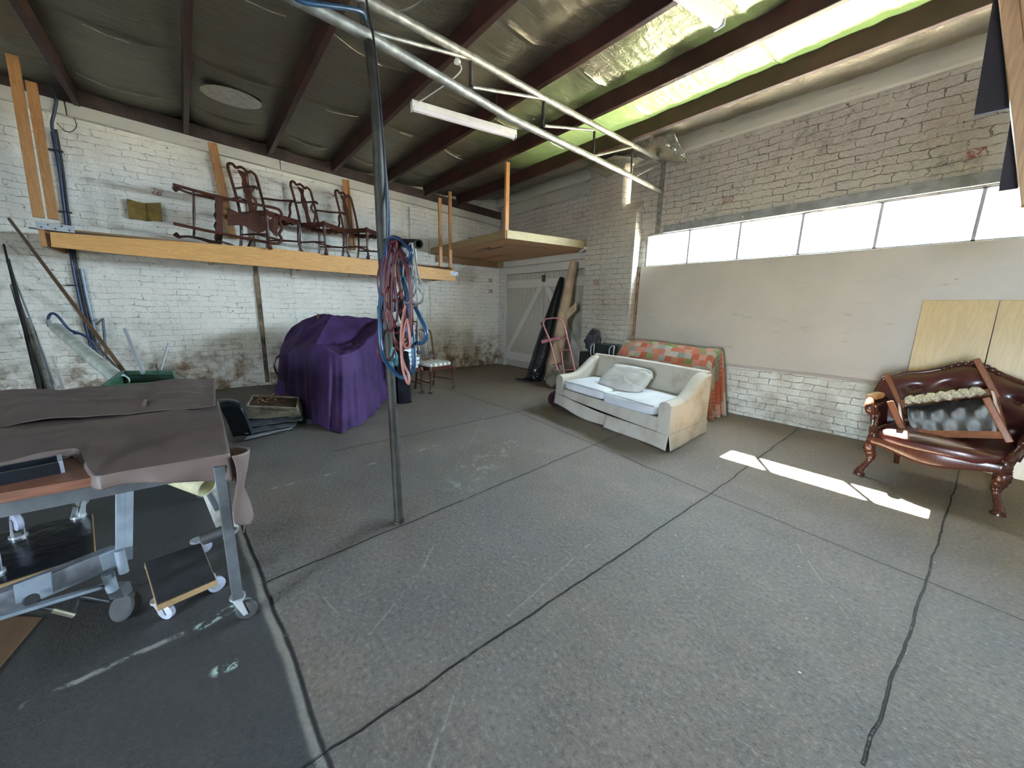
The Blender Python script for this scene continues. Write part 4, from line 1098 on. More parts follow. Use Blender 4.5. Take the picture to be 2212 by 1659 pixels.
rods = [((8, 528), (85, 850), .010, m_blk, 'black rod furthest left in the bundle leaning in the corner'),
        ((17, 560), (90, 850), .016, m_postm, 'tall dark rod second from the left in the leaning bundle'),
        ((27, 617), (96, 850), .020, m_postm, 'dark steel bar in the middle of the leaning bundle'),
        ((27, 615), (112, 850), .018, m_galv, 'dull steel pipe next to the dark bar in the leaning bundle'),
        ((60, 690), (108, 850), .028, m_pipe, 'thick brownish steel pipe low in the leaning bundle'),
        ((22, 575), (126, 850), .010, m_chrome, 'long thin chrome rod leaning from high on the wall'),
        ((78, 725), (122, 850), .012, m_chrome, 'short bright chrome tube at the front of the leaning bundle'),
        ((113, 770), (140, 850), .012, m_chrome, 'short chrome tube at the right foot of the leaning bundle')]
for i, (p, q, r, mt, lb) in enumerate(rods):
    a = fl(p, XA+.06+.02*i); c = fl(q, -6.1-.05*(i % 3)); d = (c-a).normalized(); c2_ = a+d*((a.z-.0)/max(.05, -d.z))
    if c2_.x > -4.0 or abs(d.z) < .15: c2_ = c
    rod('leaning_rod', lb, a, c2_ if c2_.z > -.01 else c, r, mt, 'rod')
# bracket standing at the wall
o = MB().tube([fl((209, 700), XA+.35), fl((222, 688), XA+.08), fl((232, 795), XA+.12)], .014, 8).build('steel_angle', m_steel); tag(o, 'grey bent steel bar standing at the wall behind the bin', 'bar')
o = MB().beam(fl((212, 742), -6.6), fl((229, 800), -6.2), .03, .015).build('steel_strip', m_galv); tag(o, 'short bright steel strip above the left rim of the bin', 'bar')
# conduits down the wall
def wallrun(name, label, pts, r, mat, X=XA+.035, cat='cable'):
    return tag(MB().tube(catmull([fl(p, X) for p in pts], 6), r, 8).build(name, mat), label, cat)
wallrun('wall_cable', 'navy blue cable running down the left wall behind the shelf posts', [(113, 285), (130, 380), (143, 480), (160, 590), (184, 700), (206, 790)], .016, m_dblue)
wallrun('wall_cable', 'black cable running down the wall right of the navy one', [(121, 280), (135, 360), (149, 470), (167, 580), (190, 690), (214, 780)], .012, m_blk)
wallrun('wall_conduit', 'pale grey conduit strip beside the blue wall cables', [(176, 580), (190, 650), (212, 740), (228, 790)], .018, m_lsteel, cat='conduit')
wallrun('roof_cable', 'dark cable curving down from the roof corner at the far left', [(-10, 30), (20, 65), (60, 115), (95, 160), (120, 210), (118, 240), (112, 270), (120, 300)], .016, M('grey_blue_cable', (.06, .07, .10), .5), XA+.10)
wallrun('loose_wire', 'thin black wire looping below the roof corner', [(122, 265), (140, 282), (155, 284), (165, 272), (160, 255)], .004, m_blk)
wallrun('air_hose', 'blue hose curling up over the end of the pale drain pipe', [(106, 706), (104, 688), (112, 677), (126, 684), (150, 712), (176, 722), (195, 735), (212, 760)], .014, m_dblue, -6.9, 'hose')
wallrun('air_hose', 'blue hose hanging down in front of the leaning rods', [(150, 722), (175, 722), (205, 745), (208, 775)], .012, m_dblue, -6.8, 'hose')
o = MB().cyl(fl((106, 692), -6.9), fl((110, 706), -6.85), .02, 12).build('hose_fitting', m_chrome); tag(o, 'chrome fitting at the end of the curled blue hose', 'fitting')
for i, yy in enumerate((325, 458, 617)):
    p = fl((118+(yy-325)*.15, yy), XA+.03); MBo = MB().bb((p.x-.02, p.y-.07, p.z-.008), (p.x+.03, p.y+.07, p.z+.008)).build('cable_clip', m_blk); tag(MBo, '%s black clip holding the blue wall cables' % ['topmost', 'middle', 'lowest'][i], 'clip', 'clips on the wall cables')

# ------------------------------------------------------------------ odds and ends on the floor by the wall
lg = thing('hollow_timber_box', 'weathered pale timber box piece with a rotted open top, by the wall', 'timber', (-5.5, .62, 0))
def lgp(px_, py_, z): return g(px_, py_, z)
A1, A2 = g(532, 903, .07), g(650, 905, .07)
T1, T2 = g(533, 876, .24), g(640, 880, .21)
m_rot = M('weathered_pale_timber', (.40, .37, .29), .85, 0, .45, 7, .9, 22, .012)
back = Vector((-.42, .10, .03))
MB().add([A1, A2, T2, T1, A1+back, A2+back, T2+back, T1+back], [(0, 1, 2, 3), (5, 4, 7, 6), (0, 4, 5, 1), (1, 5, 6, 2), (4, 0, 3, 7)]).build('shell', m_rot, lg, solid=.03, smooth=False, bevel=.008)
MB().pris3([T1-Vector((0, 0, .03)), T2-Vector((0, 0, .05)), T2+back-Vector((0, 0, .03)), T1+back-Vector((0, 0, .03))], (0, 0, .01)).build('inner_board', M('dark_rotten_wood', (.10, .06, .035), .9, 0, .5, 9), lg, smooth=False)
rl = random.Random(11)
for i in range(13):
    u, v = rl.random(), rl.random()
    p = T1.lerp(T2, .1+.8*u)+back*(.15+.7*v)+Vector((0, 0, .0)); a = rl.uniform(0, 6.28); L_ = rl.uniform(.03, .09)
    d = Vector((math.cos(a), math.sin(a), .15)); s = Vector((-d.y, d.x, .3))*.3
    zz = Vector((0, 0, .012+.03*rl.random()))
    o = MB().add([p+zz, p+zz+d*L_*.5+s*L_, p+zz+d*L_, p+zz+d*L_*.5-s*L_, p+zz+d*L_*.5+Vector((0, 0, .012))], [(0, 1, 4), (1, 2, 4), (2, 3, 4), (3, 0, 4)]).build('dead_leaf', M('dry_leaf', (.34, .19, .11), .8, 0, .3) if i == 0 else bpy.data.materials['dry_leaf'], solid=.0015)
    tag(o, 'curled brown dead leaf in the rotted top of the pale timber box', 'leaf', 'dead leaves on the timber box')
o = MB().pris3([A1+Vector((.02, -.02, -.07)), A2+Vector((.05, .10, -.07)), A2+Vector((-.4, .1, -.07)), A1+Vector((-.45, .0, -.07))], (0, 0, .06)).build('black_crate', m_black, smooth=False); tag(o, 'flat black base under the pale timber box', 'crate')
# black sheets
m_sheet = M('dark_grey_corrugated_plastic', (.045, .047, .052), .4, 0, .4, 10, .4, 20, .006)
for i, (p, q, lab) in enumerate((((527, 918), (655, 903), 'top dark grey plastic strip in the fanned pile by the purple cloth'), ((532, 933), (640, 916), 'middle dark grey plastic strip in the fanned pile by the purple cloth'), ((528, 948), (634, 924), 'lowest dark grey plastic strip in the fanned pile, nearest the table'))):
    a, c = g(*p, .10-.03*i), g(*q, .08-.03*i); b = MB()
    def sf(u, v, a=a, c=c, i=i):
        p = a.lerp(c, u); s = Vector((-.2, .06, 0))*(v-.5); return p+s*(1.0-.3*i)+Vector((0, 0, .012*math.sin(v*14)+.012*nz(u*5, v*4, i)))
    o = b.grid(sf, 24, 24).build('plastic_strip', m_sheet, solid=.006); tag(o, lab, 'plastic sheet')
# black moulded shell leaning at the table end
q1, q2 = g(535, 940, .0), g(498, 866, .40)
pts = [(g(484, 872, .37), .0), (g(497, 868, .40), 0), (g(506, 880, .37), 0), (g(520, 908, .22), 0), (g(533, 943, .02), 0)]
def shell(u, v):
    P = catmull([p[0] for p in pts], 6); i = min(len(P)-1, int(u*(len(P)-1)+.5)); p = P[i]
    return p+Vector((-.13, -.16, 0))*(v-.35)+Vector((0, 0, .02*math.cos(math.pi*(v-.5))))
o = MB().grid(shell, 24, 10).build('black_shell', M('satin_black_shell', (.018, .024, .032), .35), solid=.03, bevel=.01); tag(o, 'satin black moulded shell with a bent top leaning by the table end', 'plastic shell')

# ================================================================== SOFA
m_sofa = NB('off_white_soiled_upholstery'); _v = m_sofa.tc.outputs['Object']
_c = m_sofa.mix(m_sofa.step(m_sofa.noise(_v, 3.5, 5, .65), .45, .72), (.40, .365, .31), (.31, .26, .20))
_c = m_sofa.mix(m_sofa.math('MULTIPLY', m_sofa.step(m_sofa.noise(_v, 9, 4, .7), .60, .74), .45), _c, (.36, .27, .18))
m_sofa = m_sofa.fin(_c, .85, 0.0, m_sofa.bump(m_sofa.noise(_v, 160, 2), .2, .002), .2)
m_seat = M('pale_blue_white_seat_fabric', (.50, .51, .53), .85, 0, .07, 4, .25, 120, .002, .2)
m_pipe_ = M('grey_piping', (.25, .24, .22), .8)
SO = Vector((-1.81, 3.57, 0)); SX = Vector((.988, -.150, 0)); SY = Vector((-.035, 1.0, 0)); SW = 1.90
def sv(u, v, z): return SO+SX*(u-SW)+SY*v+Vector((0, 0, z))
sofa = thing('sofa', 'soiled off-white two-seat sofa with a skirt standing on the concrete', 'sofa', tuple(sv(SW/2, .5, 0)))
def lift(u): return .07*max(0, 1-u/.9)**1.3
def armz(v):                     # swept arm line
    t = max(0., min(1., (v-.30)/.52)); t = t*t*(3-2*t)
    return .495+.02*v+.215*t
b = MB()
AW = .15
for u0 in (0., SW-AW):
    n_ = 26; sec = []
    for i in range(n_+1):
        v = .93*i/n_; zt_ = armz(v)
        sec.append([sv(u0, v, .15+lift(u0)), sv(u0, v, zt_-.03), sv(u0+.03, v, zt_-.004), sv(u0+AW/2, v, zt_+.006), sv(u0+AW-.03, v, zt_-.004), sv(u0+AW, v, zt_-.03), sv(u0+AW, v, .15+lift(u0))])
    vs = [p for r_ in sec for p in r_]; k = 7
    fs = [(i*k+j, i*k+(j+1) % k, (i+1)*k+(j+1) % k, (i+1)*k+j) for i in range(n_) for j in range(k)]
    fs += [tuple(range(k)), tuple(n_*k+j for j in range(k))[::-1]]
    MB().add(vs, fs).build('arm', m_sofa, sofa, bevel=.006)
# back with rolled top
pf_ = [(.80, .15), (.76, .40), (.82, .70), (.84, .735), (.88, .75), (.93, .74), (.95, .70), (.95, .15)]
n_ = 24; vs = []
for i in range(n_+1):
    u = .02+(SW-.04)*i/n_
    vs += [sv(u, a, c+.012*math.sin(i/n_*math.pi)*(1 if c > .5 else 0)+(lift(u) if c < .2 else 0)) for a, c in pf_]
k = len(pf_); fs = [(i*k+j, i*k+(j+1) % k, (i+1)*k+(j+1) % k, (i+1)*k+j) for i in range(n_) for j in range(k)]+[tuple(range(k)), tuple(n_*k+j for j in range(k))[::-1]]
MB().add(vs, fs).build('backrest', m_sofa, sofa, bevel=.008)
b = MB().hexa([sv(AW, .015, .15+lift(.2)), sv(SW-AW, .015, .15), sv(SW-AW, .8, .15), sv(AW, .8, .15+lift(.2))], [sv(AW, .03, .31), sv(SW-AW, .03, .31), sv(SW-AW, .8, .30), sv(AW, .8, .30)])
b.build('seat_base', m_sofa, sofa, bevel=.01)
# skirt, three sides with a slit in the middle of the front
def skirt(a, c, n_, ph, flare=.03, left=False):
    def fn(u, v):
        p = [a[i]+(c[i]-a[i])*u for i in range(2)]
        uu = p[0]; z = .165*(1-v)+.004*v+lift(uu)*1.0+(.016*math.sin(u*7+ph)+.006)*v*(1 if left else .35)
        q = sv(p[0], p[1], max(.004, z)); nn = SX*(c[1]-a[1])-SY*(c[0]-a[0]); nn.normalize()
        return q+nn*(.004+flare*v*(.6+.6*math.sin(u*5+ph)))
    return MB().grid(fn, n_, 8)
skirt((0, 0), (SW*.53, 0), 40, .3, .03, True).build('front_skirt', m_sofa, sofa, solid=.006)
skirt((SW*.533, 0), (SW, 0), 40, 2.0).build('front_skirt', m_sofa, sofa, solid=.006)
skirt((SW, 0), (SW, .94), 30, 1.1).build('side_skirt', m_sofa, sofa, solid=.006)
skirt((0, .94), (0, 0), 30, .7).build('side_skirt', m_sofa, sofa, solid=.006)
def cushion(u0, u1, v0, v1, z0, z1, sk=0.0, sink=.0):
    def fn(a, c):
        th_ = a*2*math.pi; ph = (c-.5)*math.pi
        sg = lambda t, p: math.copysign(abs(t)**p, t)
        x = sg(math.cos(th_), .22)*sg(math.cos(ph), .22); y = sg(math.sin(th_), .22)*sg(math.cos(ph), .22); z = sg(math.sin(ph), .40)
        zz = (z0+z1)/2+(z1-z0)/2*z+(.018*math.cos(x*1.5)*math.cos(y*1.5) if z > 0 else 0)-sink*(1-(x+1)/2)*(1-(y+1)/2)
        return sv((u0+u1)/2+(u1-u0)/2*x+sk*y, (v0+v1)/2+(v1-v0)/2*y-sk*x*.5, zz)
    return MB().grid(fn, 88, 30, True)
for (u0, u1, v0, sk, sk2) in ((AW+.01, SW*.50, -.005, 0, 0), (SW*.497, SW-AW-.03, -.035, .012, .02)):
    o = cushion(u0, u1, v0, .76, .315, .435, sk, sk2).build('seat_cushion', m_seat, sofa)
    pts = [sv(u0+.012, v0+.008, .428), sv(u1-.012, v0+.008, .428)]
    MB().tube([pts[0], pts[0].lerp(pts[1], .5)+Vector((0, 0, .004)), pts[1]], .005, 6).build('piping', m_pipe_, o)
MB().tube([sv(AW-.01, .12, .47), sv(AW-.006, .5, .50)], .002, 4)
# scatter cushion on the seat
pcn = g(1350, 818, .545)
rotp = Matrix.Rotation(R(-7), 3, 'Z') @ Matrix.Rotation(R(38), 3, 'X')
def pil(a, c):
    th_ = a*2*math.pi; ph = (c-.5)*math.pi
    sg = lambda t, p: math.copysign(abs(t)**p, t)
    x = sg(math.cos(th_), .35)*sg(math.cos(ph), .35); y = sg(math.sin(th_), .35)*sg(math.cos(ph), .35); z = sg(math.sin(ph), .55)
    e = max(abs(x), abs(y)); thick = (1.0-.38*e**5)
    wr = .016*math.sin(y*18+2*nz(x*3, y*3))*max(0, x-.35)*(1-abs(z)*.2)
    q = Vector((x*.345*(1-.06*y*y), y*.215*(1-.05*x*x), z*.078*thick+wr+.006*nz(x*4, y*4)))
    return pcn+rotp @ q
ct = MB().grid(pil, 96, 40, True).build('scatter_cushion', M('off_white_velvet', (.47, .455, .43), .8, 0, .12, 5, .2, 100, .002, .2))
tag(ct, 'large off-white scatter cushion leaning on the sofa seat', 'cushion')
wc = g(1187, 868, .12)
w_ = thing('rubber_wheel', 'dark round rubber wheel on the floor by the left front of the sofa', 'wheel', (wc.x, wc.y, 0))
wc = Vector((sv(0, .05, 0).x-.07, sv(0, .05, 0).y+.03, .115)); w_.location = (wc.x, wc.y, 0)
MB().lathe([(.05, -.035), (.10, -.04), (.115, -.02), (.115, .02), (.10, .04), (.05, .035)], wc, (.95, -.35, 0), 32).build('tyre', M('maroon_black_rubber', (.035, .012, .018), .5), w_)
MB().lathe([(.001, -.028), (.05, -.03), (.055, .0), (.05, .03), (.001, .028)], wc, (.95, -.35, 0), 24).build('hub', M('dark_hub', (.05, .03, .035), .4, .4), w_)

# ------------------------------------------------------------------ quilt over a low seat
def node_quilt():
    n = NB('patchwork_quilt'); uv = n.tc.outputs['UV']; s = n.sep(uv)
    k = .105
    row = n.math('FLOOR', n.math('DIVIDE', s[1], k))
    off = n.math('MULTIPLY', n.math('MODULO', row, 3.0), .37)
    uu = n.math('ADD', n.math('DIVIDE', s[0], k*1.12), off)
    cell = n.comb(n.math('FLOOR', uu), row, 0.0)
    wn = n.n('TexWhiteNoise'); wn.noise_dimensions = '3D'; n.L(cell, wn.inputs['Vector']); r1 = wn.outputs['Value']
    wn2 = n.n('TexWhiteNoise'); n.L(n.vm('ADD', cell, (7.3, 2.1, 1.)), wn2.inputs['Vector']); r2 = wn2.outputs['Value']
    base = n.ramp(r1, [(0, (.66, .14, .08)), (.16, (.60, .50, .38)), (.30, (.70, .30, .22)), (.44, (.62, .17, .07)), (.56, (.22, .32, .09)), (.66, (.55, .50, .42)), (.76, (.66, .22, .15)), (.88, (.36, .36, .33)), (.95, (.36, .26, .13))], True)
    acc = n.ramp(r2, [(0, (.62, .56, .44)), (.3, (.66, .40, .30)), (.5, (.25, .10, .05)), (.65, (.62, .56, .44)), (.85, (.15, .14, .13))], True)
    fu, fv = n.math('MULTIPLY', s[0], 150.0), n.math('MULTIPLY', s[1], 150.0)
    p1 = n.math('GREATER_THAN', n.math('MULTIPLY', n.math('SINE', n.math('ADD', fu, fv)), n.math('SINE', n.math('SUBTRACT', fu, fv))), .15)
    p2 = n.math('GREATER_THAN', n.math('SINE', n.math('MULTIPLY', fv, 1.3)), .3)
    sel = n.math('GREATER_THAN', r2, .55)
    pat = n.math('ADD', n.math('MULTIPLY', p1, n.math('SUBTRACT', 1.0, sel)), n.math('MULTIPLY', p2, sel))
    c = n.mix(n.math('MULTIPLY', pat, .5), base, acc)
    c = n.mix(1.0, c, n.vm('SCALE', c, scale=.55))
    return n.fin(c, .85, 0.0, n.bump(n.noise(n.tc.outputs['Object'], 30, 3), .3, .004), .2)
m_quilt = node_quilt()
qt = thing('quilt_covered_seat', 'low seat completely draped in a coral and cream patchwork quilt, by the window wall', 'covered seat', (-2.9, 5.2, 0))
QX0, QX1, QY0, QY1 = -3.62, -2.20, 4.80, 5.52
def qh(x, y):
    t = (y-QY0)/(QY1-QY0)
    back = .93+.018*math.sin((x+3.6)*4.2)
    s = max(0., min(1., (t-.25)/.60)); s = s*s*(3-2*s)
    return .50+(back-.50)*s
def qf(u, v):
    s, t = u*2-1, v*2-1; k = .72
    es, et = max(0, abs(s)-k)/(1-k), max(0, abs(t)-k)/(1-k)
    x = (QX0+QX1)/2+(QX1-QX0)/2*max(-1, min(1, s/k)); y = (QY0+QY1)/2+(QY1-QY0)/2*max(-1, min(1, t/k))
    h = qh(x, y); d = max(es, et)
    z = h*(1-d)+.012*d
    z = max(.006, z-(.02 if d > .98 else 0))
    fl_ = .04*math.sin((v if es > et else u)*(30 if es > et else 46)+1.5*nz(u*3, v*3))*d
    if es > 0: x += math.copysign(.03+.12*es*(1 if s > 0 else .3), s)+fl_*(1 if s > 0 else .4)
    if et > 0: y += (-(.04*et)+fl_) if t < 0 else .04*et
    z += .008*nz(x*7, y*7)*(1-d)+.012*nz(x*2.5, y*2.5, 3)*(1-d)
    return Vector((x, min(y, YB-.02), z))
MB().grid(qf, 150, 130, uvs=(2.3, 2.0)).build('quilt', m_quilt, qt, solid=.006)
MB().bb((-3.5, 5.38, .02), (-2.32, 5.50, .78)).bb((-3.5, 4.9, .1), (-2.32, 5.38, .40)).build('seat_body', M('hidden_dark_upholstery', (.10, .07, .06), .8), qt, bevel=.03)

# ------------------------------------------------------------------ purple drape over stacked chairs
m_purple = NB('purple_cotton_sheet'); _v = m_purple.tc.outputs['Object']
_c = m_purple.mix(m_purple.step(m_purple.noise(_v, 2.5, 4), .3, .7), (.036, .016, .060), (.066, .028, .106))
m_purple = m_purple.fin(_c, .75, 0.0, m_purple.bump(m_purple.noise(_v, 200, 2), .15, .001), .25)
def rp(x, y, X): return on(x, y, 0, X)
rim = [rp(735, 766, -4.88), rp(775, 752, -5.05), rp(805, 725, -5.45), rp(822, 693, -5.95), Vector((-6.4, 2.45, 1.12)), Vector((-6.85, 1.7, 1.18)), rp(640, 700, -6.5), rp(606, 764, -6.1), rp(642, 752, -5.5), rp(690, 746, -5.08)]
bot = [g(735, 931), g(788, 911), g(812, 884, .02), g(824, 862, .06), Vector((-6.45, 2.6, .02)), Vector((-7.0, 1.7, .02)), Vector((-6.75, .85, .02)), g(612, 862), g(648, 900), g(695, 921)]
top = rp(716, 681, -6.15); top2 = rp(690, 690, -6.3)
NR = 12
rimc = catmull(rim, NR, True); botc = catmull(bot, NR, True); NT = len(rimc)
TP = [rp(716, 681, -6.15)]*10
peaks = [rp(700, 742, -5.6), rp(760, 735, -5.7), rp(790, 712, -6.0), rp(812, 690, -6.3), rp(800, 690, -6.5), rp(716, 681, -6.3), rp(685, 684, -6.3), rp(650, 715, -6.1), rp(668, 735, -5.8), rp(680, 742, -5.5)]
midc = catmull([ (t_+pk_)/2 if False else pk_ for t_, pk_ in zip(TP, peaks)], NR, True)
def purp(u, v):
    i = u*NT; a = int(i) % NT; f = i-int(i)
    A = rimc[a].lerp(rimc[(a+1) % NT], f); Bq = botc[a].lerp(botc[(a+1) % NT], f); Mq = midc[a].lerp(midc[(a+1) % NT], f)
    if v < .22: p = top.lerp(Mq, v/.22); amp = .012
    elif v < .42: p = Mq.lerp(A, (v-.22)/.20); amp = .02
    else:
        t = (v-.42)/.58
        p = A.lerp(Bq, t); out = Vector((A.x-(-5.8), A.y-1.5, 0)); out.normalize()
        p = Vector((A.x+(Bq.x-A.x)*t**1.5, A.y+(Bq.y-A.y)*t**1.5, A.z+(Bq.z-A.z)*t))
        fo = math.sin(u*2*math.pi*13+1.2*nz(u*9, 1)+1.3*t)+.5*math.sin(u*2*math.pi*29+2*nz(u*7, 3))
        p += out*(.050*(.45+1.3*abs(nz(u*11, 7)))*t**.7*fo+.012)
        if u < .10 or u > .90:
            k_ = max(0, 1-abs(((u+.5) % 1)-.5)/.07); p += Vector((.10, -.02, 0))*k_*max(0, t-.75)*3
        amp = .01
    p = Vector(p)+Vector((0, 0, 1))*amp*(nz(p.x*6, p.y*6, p.z*6)*1.6+nz(p.x*15, p.y*15)*.5)
    if v > .985: p.z = min(p.z, .02)
    p.z = max(.006, p.z)
    return p
pu = MB().grid(purp, 360, 90, True).build('purple_sheet', m_purple, solid=.003)
tag(pu, 'deep purple sheet draped over stacked chairs by the left wall', 'sheet')
cs = thing('covered_chair_stack', 'stack of chairs under the purple sheet, only dark leg tips showing', 'chairs', (-6.1, 1.5, 0))
for (x, y, X, h_) in ((685, 680, -6.25, .12), (748, 686, -6.35, .10), (786, 688, -6.35, .12)):
    p = rp(x, y, X); MB().tube([p-Vector((0, .0, h_)), p+Vector((.01, .012, .012))], .016, 8).build('leg_tip', m_maho, cs)
p = g(791, 899); MB().tube([p+Vector((-.10, 0, .25)), p], [.022, .014], 8).build('leg', M('reddish_mahogany', (.14, .04, .025), .35), cs)
p = g(812, 862); MB().tube([p+Vector((-.05, 0, .3)), p], [.022, .016], 8).build('leg', m_maho, cs)
MB().tube(catmull([rp(606, 766, -6.1), rp(596, 775, -6.1), rp(592, 790, -6.1), rp(598, 806, -6.05), rp(610, 822, -6.0)], 5), .014, 8).build('chair_arm', m_maho, cs)

# ------------------------------------------------------------------ dining chairs beyond the post
m_stripe = NB('striped_seat_fabric'); _v = m_stripe.tc.outputs['Object']; _s = m_stripe.sep(_v)
m_stripe = m_stripe.fin(m_stripe.mix(m_stripe.math('GREATER_THAN', m_stripe.math('SINE', m_stripe.math('MULTIPLY', _s[0], 62.0)), .25), (.66, .65, .60), (.30, .26, .19)), .7)
d1 = make_chair('dining_chair', 'dark dining chair with a grey striped seat, right of the cloth stack', 'chair', seat=True, seatm=m_stripe, spindles=True)
put(d1, -5.80, 3.03, 0, 103)
d2 = make_chair('dining_chair', 'dark dining chair carrying a stack of folded white cloths, behind the post', 'chair', seat=True, seatm=m_stripe)
put(d2, -5.78, 2.42, 0, 103)
d3 = make_chair('dining_chair', 'dark spindle-back chair turned upside down on the white cloth stack', 'chair', seat=False, spindles=True)
d3.rotation_mode = 'XYZ'
R3 = Matrix.Rotation(R(-80), 3, 'Z') @ Matrix.Rotation(R(180), 3, 'X') @ Matrix.Rotation(R(-12), 3, 'X')
put(d3, -6.02, 2.52, 1.34, 0, R3)
m_linen = M('white_linen', (.66, .70, .73), .8, 0, .05, 5, .4, 20, .006)
for i, (sx, sy, zc, hh, dx) in enumerate(((.42, .44, .52, .06, 0), (.40, .42, .585, .06, .01), (.41, .40, .65, .06, -.015), (.36, .38, .72, .07, .0))):
    o = MB().pillow((-5.70+dx, 2.42+dx, zc), (sx, sy, hh), Matrix.Rotation(R(13+4*i), 3, 'Z'), 10, 7).build('folded_cloth', m_linen)
    tag(o, 'folded white cloth on the dining chair, %s of the stack' % ['lowest', 'second from the bottom', 'third from the bottom', 'topmost'][i], 'folded cloth', 'folded white cloths on the dining chair')

# ------------------------------------------------------------------ far corner: rolls, hand truck, bags
pb_, pt_ = g(1152, 822), on(1214, 602, 1, YD-.05)
vr = thing('vinyl_roll', 'tall black vinyl roll leaning on the double doors', 'roll', (pb_.x, pb_.y, 0))
ax_ = [pb_.lerp(pt_, t)+Vector((0, 0, .01)) for t in (0, .05, .1, .3, .5, .7, .9, 1)]
MB().tube(catmull(ax_, 4), [x for x in [.15, .155, .16, .15, .165, .155, .15, .16, .165, .16, .155, .16, .155, .15, .145, .14, .13, .125, .12, .11, .10, .095, .085, .08, .075, .07, .065, .06, .055][:29]], 24).build('roll', m_blackg, vr)
def flapv(u, v): return pb_+Vector((.18-.42*u, -.16-.10*v+.05*math.sin(u*6), .02+.10*v*(1-u)+.03*nz(u*5, v*5)))
MB().grid(flapv, 20, 10).build('loose_end', m_blackg, vr, solid=.004)
cb, ctp = Vector((-5.15, 5.25, .01)), on(1240, 566, 1, YD-.12)
cdr = thing('cardboard_roll', 'tall brown paper roll with a torn flap, leaning behind the vinyl roll', 'roll', (cb.x, cb.y, 0))
m_kraft = M('kraft_paper', (.40, .28, .18), .75, 0, .2, 3, .5, 9, .01)
MB().tube(catmull([cb, cb.lerp(ctp, .3)+Vector((.012, 0, 0)), cb.lerp(ctp, .6)+Vector((-.006, 0, 0)), ctp], 8), [.15-.0030*i for i in range(25)], 24).build('roll', m_kraft, cdr)
MB().grid(lambda u, v: on(1204, 700+24*v, 1, 5.44).lerp(on(1246, 652+18*v, 1, 5.62), u)+Vector((0, -.06*math.sin(u*3.1), 0)), 12, 6).build('torn_flap', m_kraft, cdr, solid=.006)
ht = thing('hand_truck', 'pink-red tubular hand truck standing behind the sofa arm', 'hand truck', (-4.4, 4.75, 0))
m_pinkm = M('pinkish_red_enamel', (.55, .20, .22), .35, .1, .2, 10)
def hp(x, y, d=4.9): return on(x, y, 1, d)
LR = [hp(1221, 842), hp(1205, 800), hp(1191, 748), hp(1187, 733), hp(1178, 712), hp(1174, 698), hp(1178, 690), hp(1186, 688), hp(1202, 687), hp(1212, 692), hp(1221, 710), hp(1226, 732), hp(1232, 755), hp(1242, 800), hp(1252, 838)]
MB().tube(catmull(LR, 5), .014, 12).build('frame', m_pinkm, ht)
for (a, c, r_) in (((1200, 758), (1231, 755), .009), ((1212, 757), (1222, 830), .012), ((1188, 735), (1227, 731), .010), ((1217, 800), (1240, 798), .009)):
    MB().tube([hp(*a), hp(*c)], r_, 10).build('cross_bar', m_pinkm, ht)
MB().pris3([hp(1169, 735, 4.86), hp(1208, 727, 4.86), hp(1208, 733, 4.86), hp(1170, 742, 4.86)], (0, .02, 0)).build('lift_plate', m_pinkm, ht, smooth=False, bevel=.002)
bl_, br_ = hp(1221, 842), hp(1252, 838)
for p in (bl_+Vector((-.07, .05, 0)), br_+Vector((.07, .05, 0))):
    q = Vector((p.x, p.y, .11)); o = MB().lathe([(.04, -.03), (.09, -.035), (.11, -.02), (.11, .02), (.09, .035), (.04, .03)], q, (1, 0, 0), 26).build('wheel', m_rubber, ht)
MB().bb((bl_.x-.02, 4.62, .01), (br_.x+.02, 4.92, .02)).build('toe_plate', m_pinkm, ht, smooth=False)
def lump(name, lab, cat, c, r, mat, seed, a=.35, fl=True):
    c = Vector(c)
    def fn(u, v):
        t, e = u*2*math.pi, (v-.5)*math.pi*.999
        k = 1+a*nz(math.cos(t)*1.8+seed, math.sin(t)*1.8, e*1.6)+a*.4*nz(math.cos(t)*5, math.sin(t)*5, e*4+seed)
        p = c+Vector((math.cos(t)*math.cos(e)*r[0]*k, math.sin(t)*math.cos(e)*r[1]*k, math.sin(e)*r[2]*k))
        if fl: p.z = max(p.z, c.z-r[2]*.8)
        return p
    return tag(MB().grid(fn, 40, 24, True).build(name, mat), lab, cat)
lump('canvas_sack', 'grey-brown canvas sack slumped on the floor at the foot of the paper roll', 'sack', (-4.78, 4.98, .17), (.22, .20, .21), M('grey_brown_canvas', (.16, .135, .10), .9, 0, .3, 6, .6, 20, .01), 3)
lump('green_cloth', 'bright green cloth lump on the floor behind the sofa arm', 'cloth', (-4.35, 5.38, .12), (.20, .13, .15), M('leaf_green_cloth', (.10, .17, .03), .9, 0, .3, 6, .5, 20, .01), 9)
lump('black_bag', 'soft dark grey bag on top of the black case, against the brick pier', 'bag', (-4.33, 5.42, .84), (.13, .10, .19), M('dark_grey_nylon', (.04, .042, .055), .6, 0, .3, 8, .6, 14, .01), 5, .5, False)
o = MB().bb((-4.52, 5.30, 0), (-4.20, 5.55, .66)).build('black_box', m_black, bevel=.01); tag(o, 'plain black box under the soft grey bag, at the pier', 'box')
case = thing('black_case', 'upright black case with silver tube handles, left of the quilt', 'case', (-3.88, 5.36, 0))
MB().bb((-4.16, 5.22, .01), (-3.62, 5.48, .84)).build('case_body', M('matte_black_case', (.010, .016, .018), .5, 0, .3, 9), case, bevel=.02)
for (x0, x1) in ((-4.12, -4.06), (-3.74, -3.66)):
    MB().tube(catmull([(x0, 5.20, .62), (x0, 5.13, .66), (x0, 5.13, .80), (x1, 5.13, .84), (x1, 5.13, .70), (x1, 5.20, .62)], 4), .009, 8).build('handle', m_chrome, case)
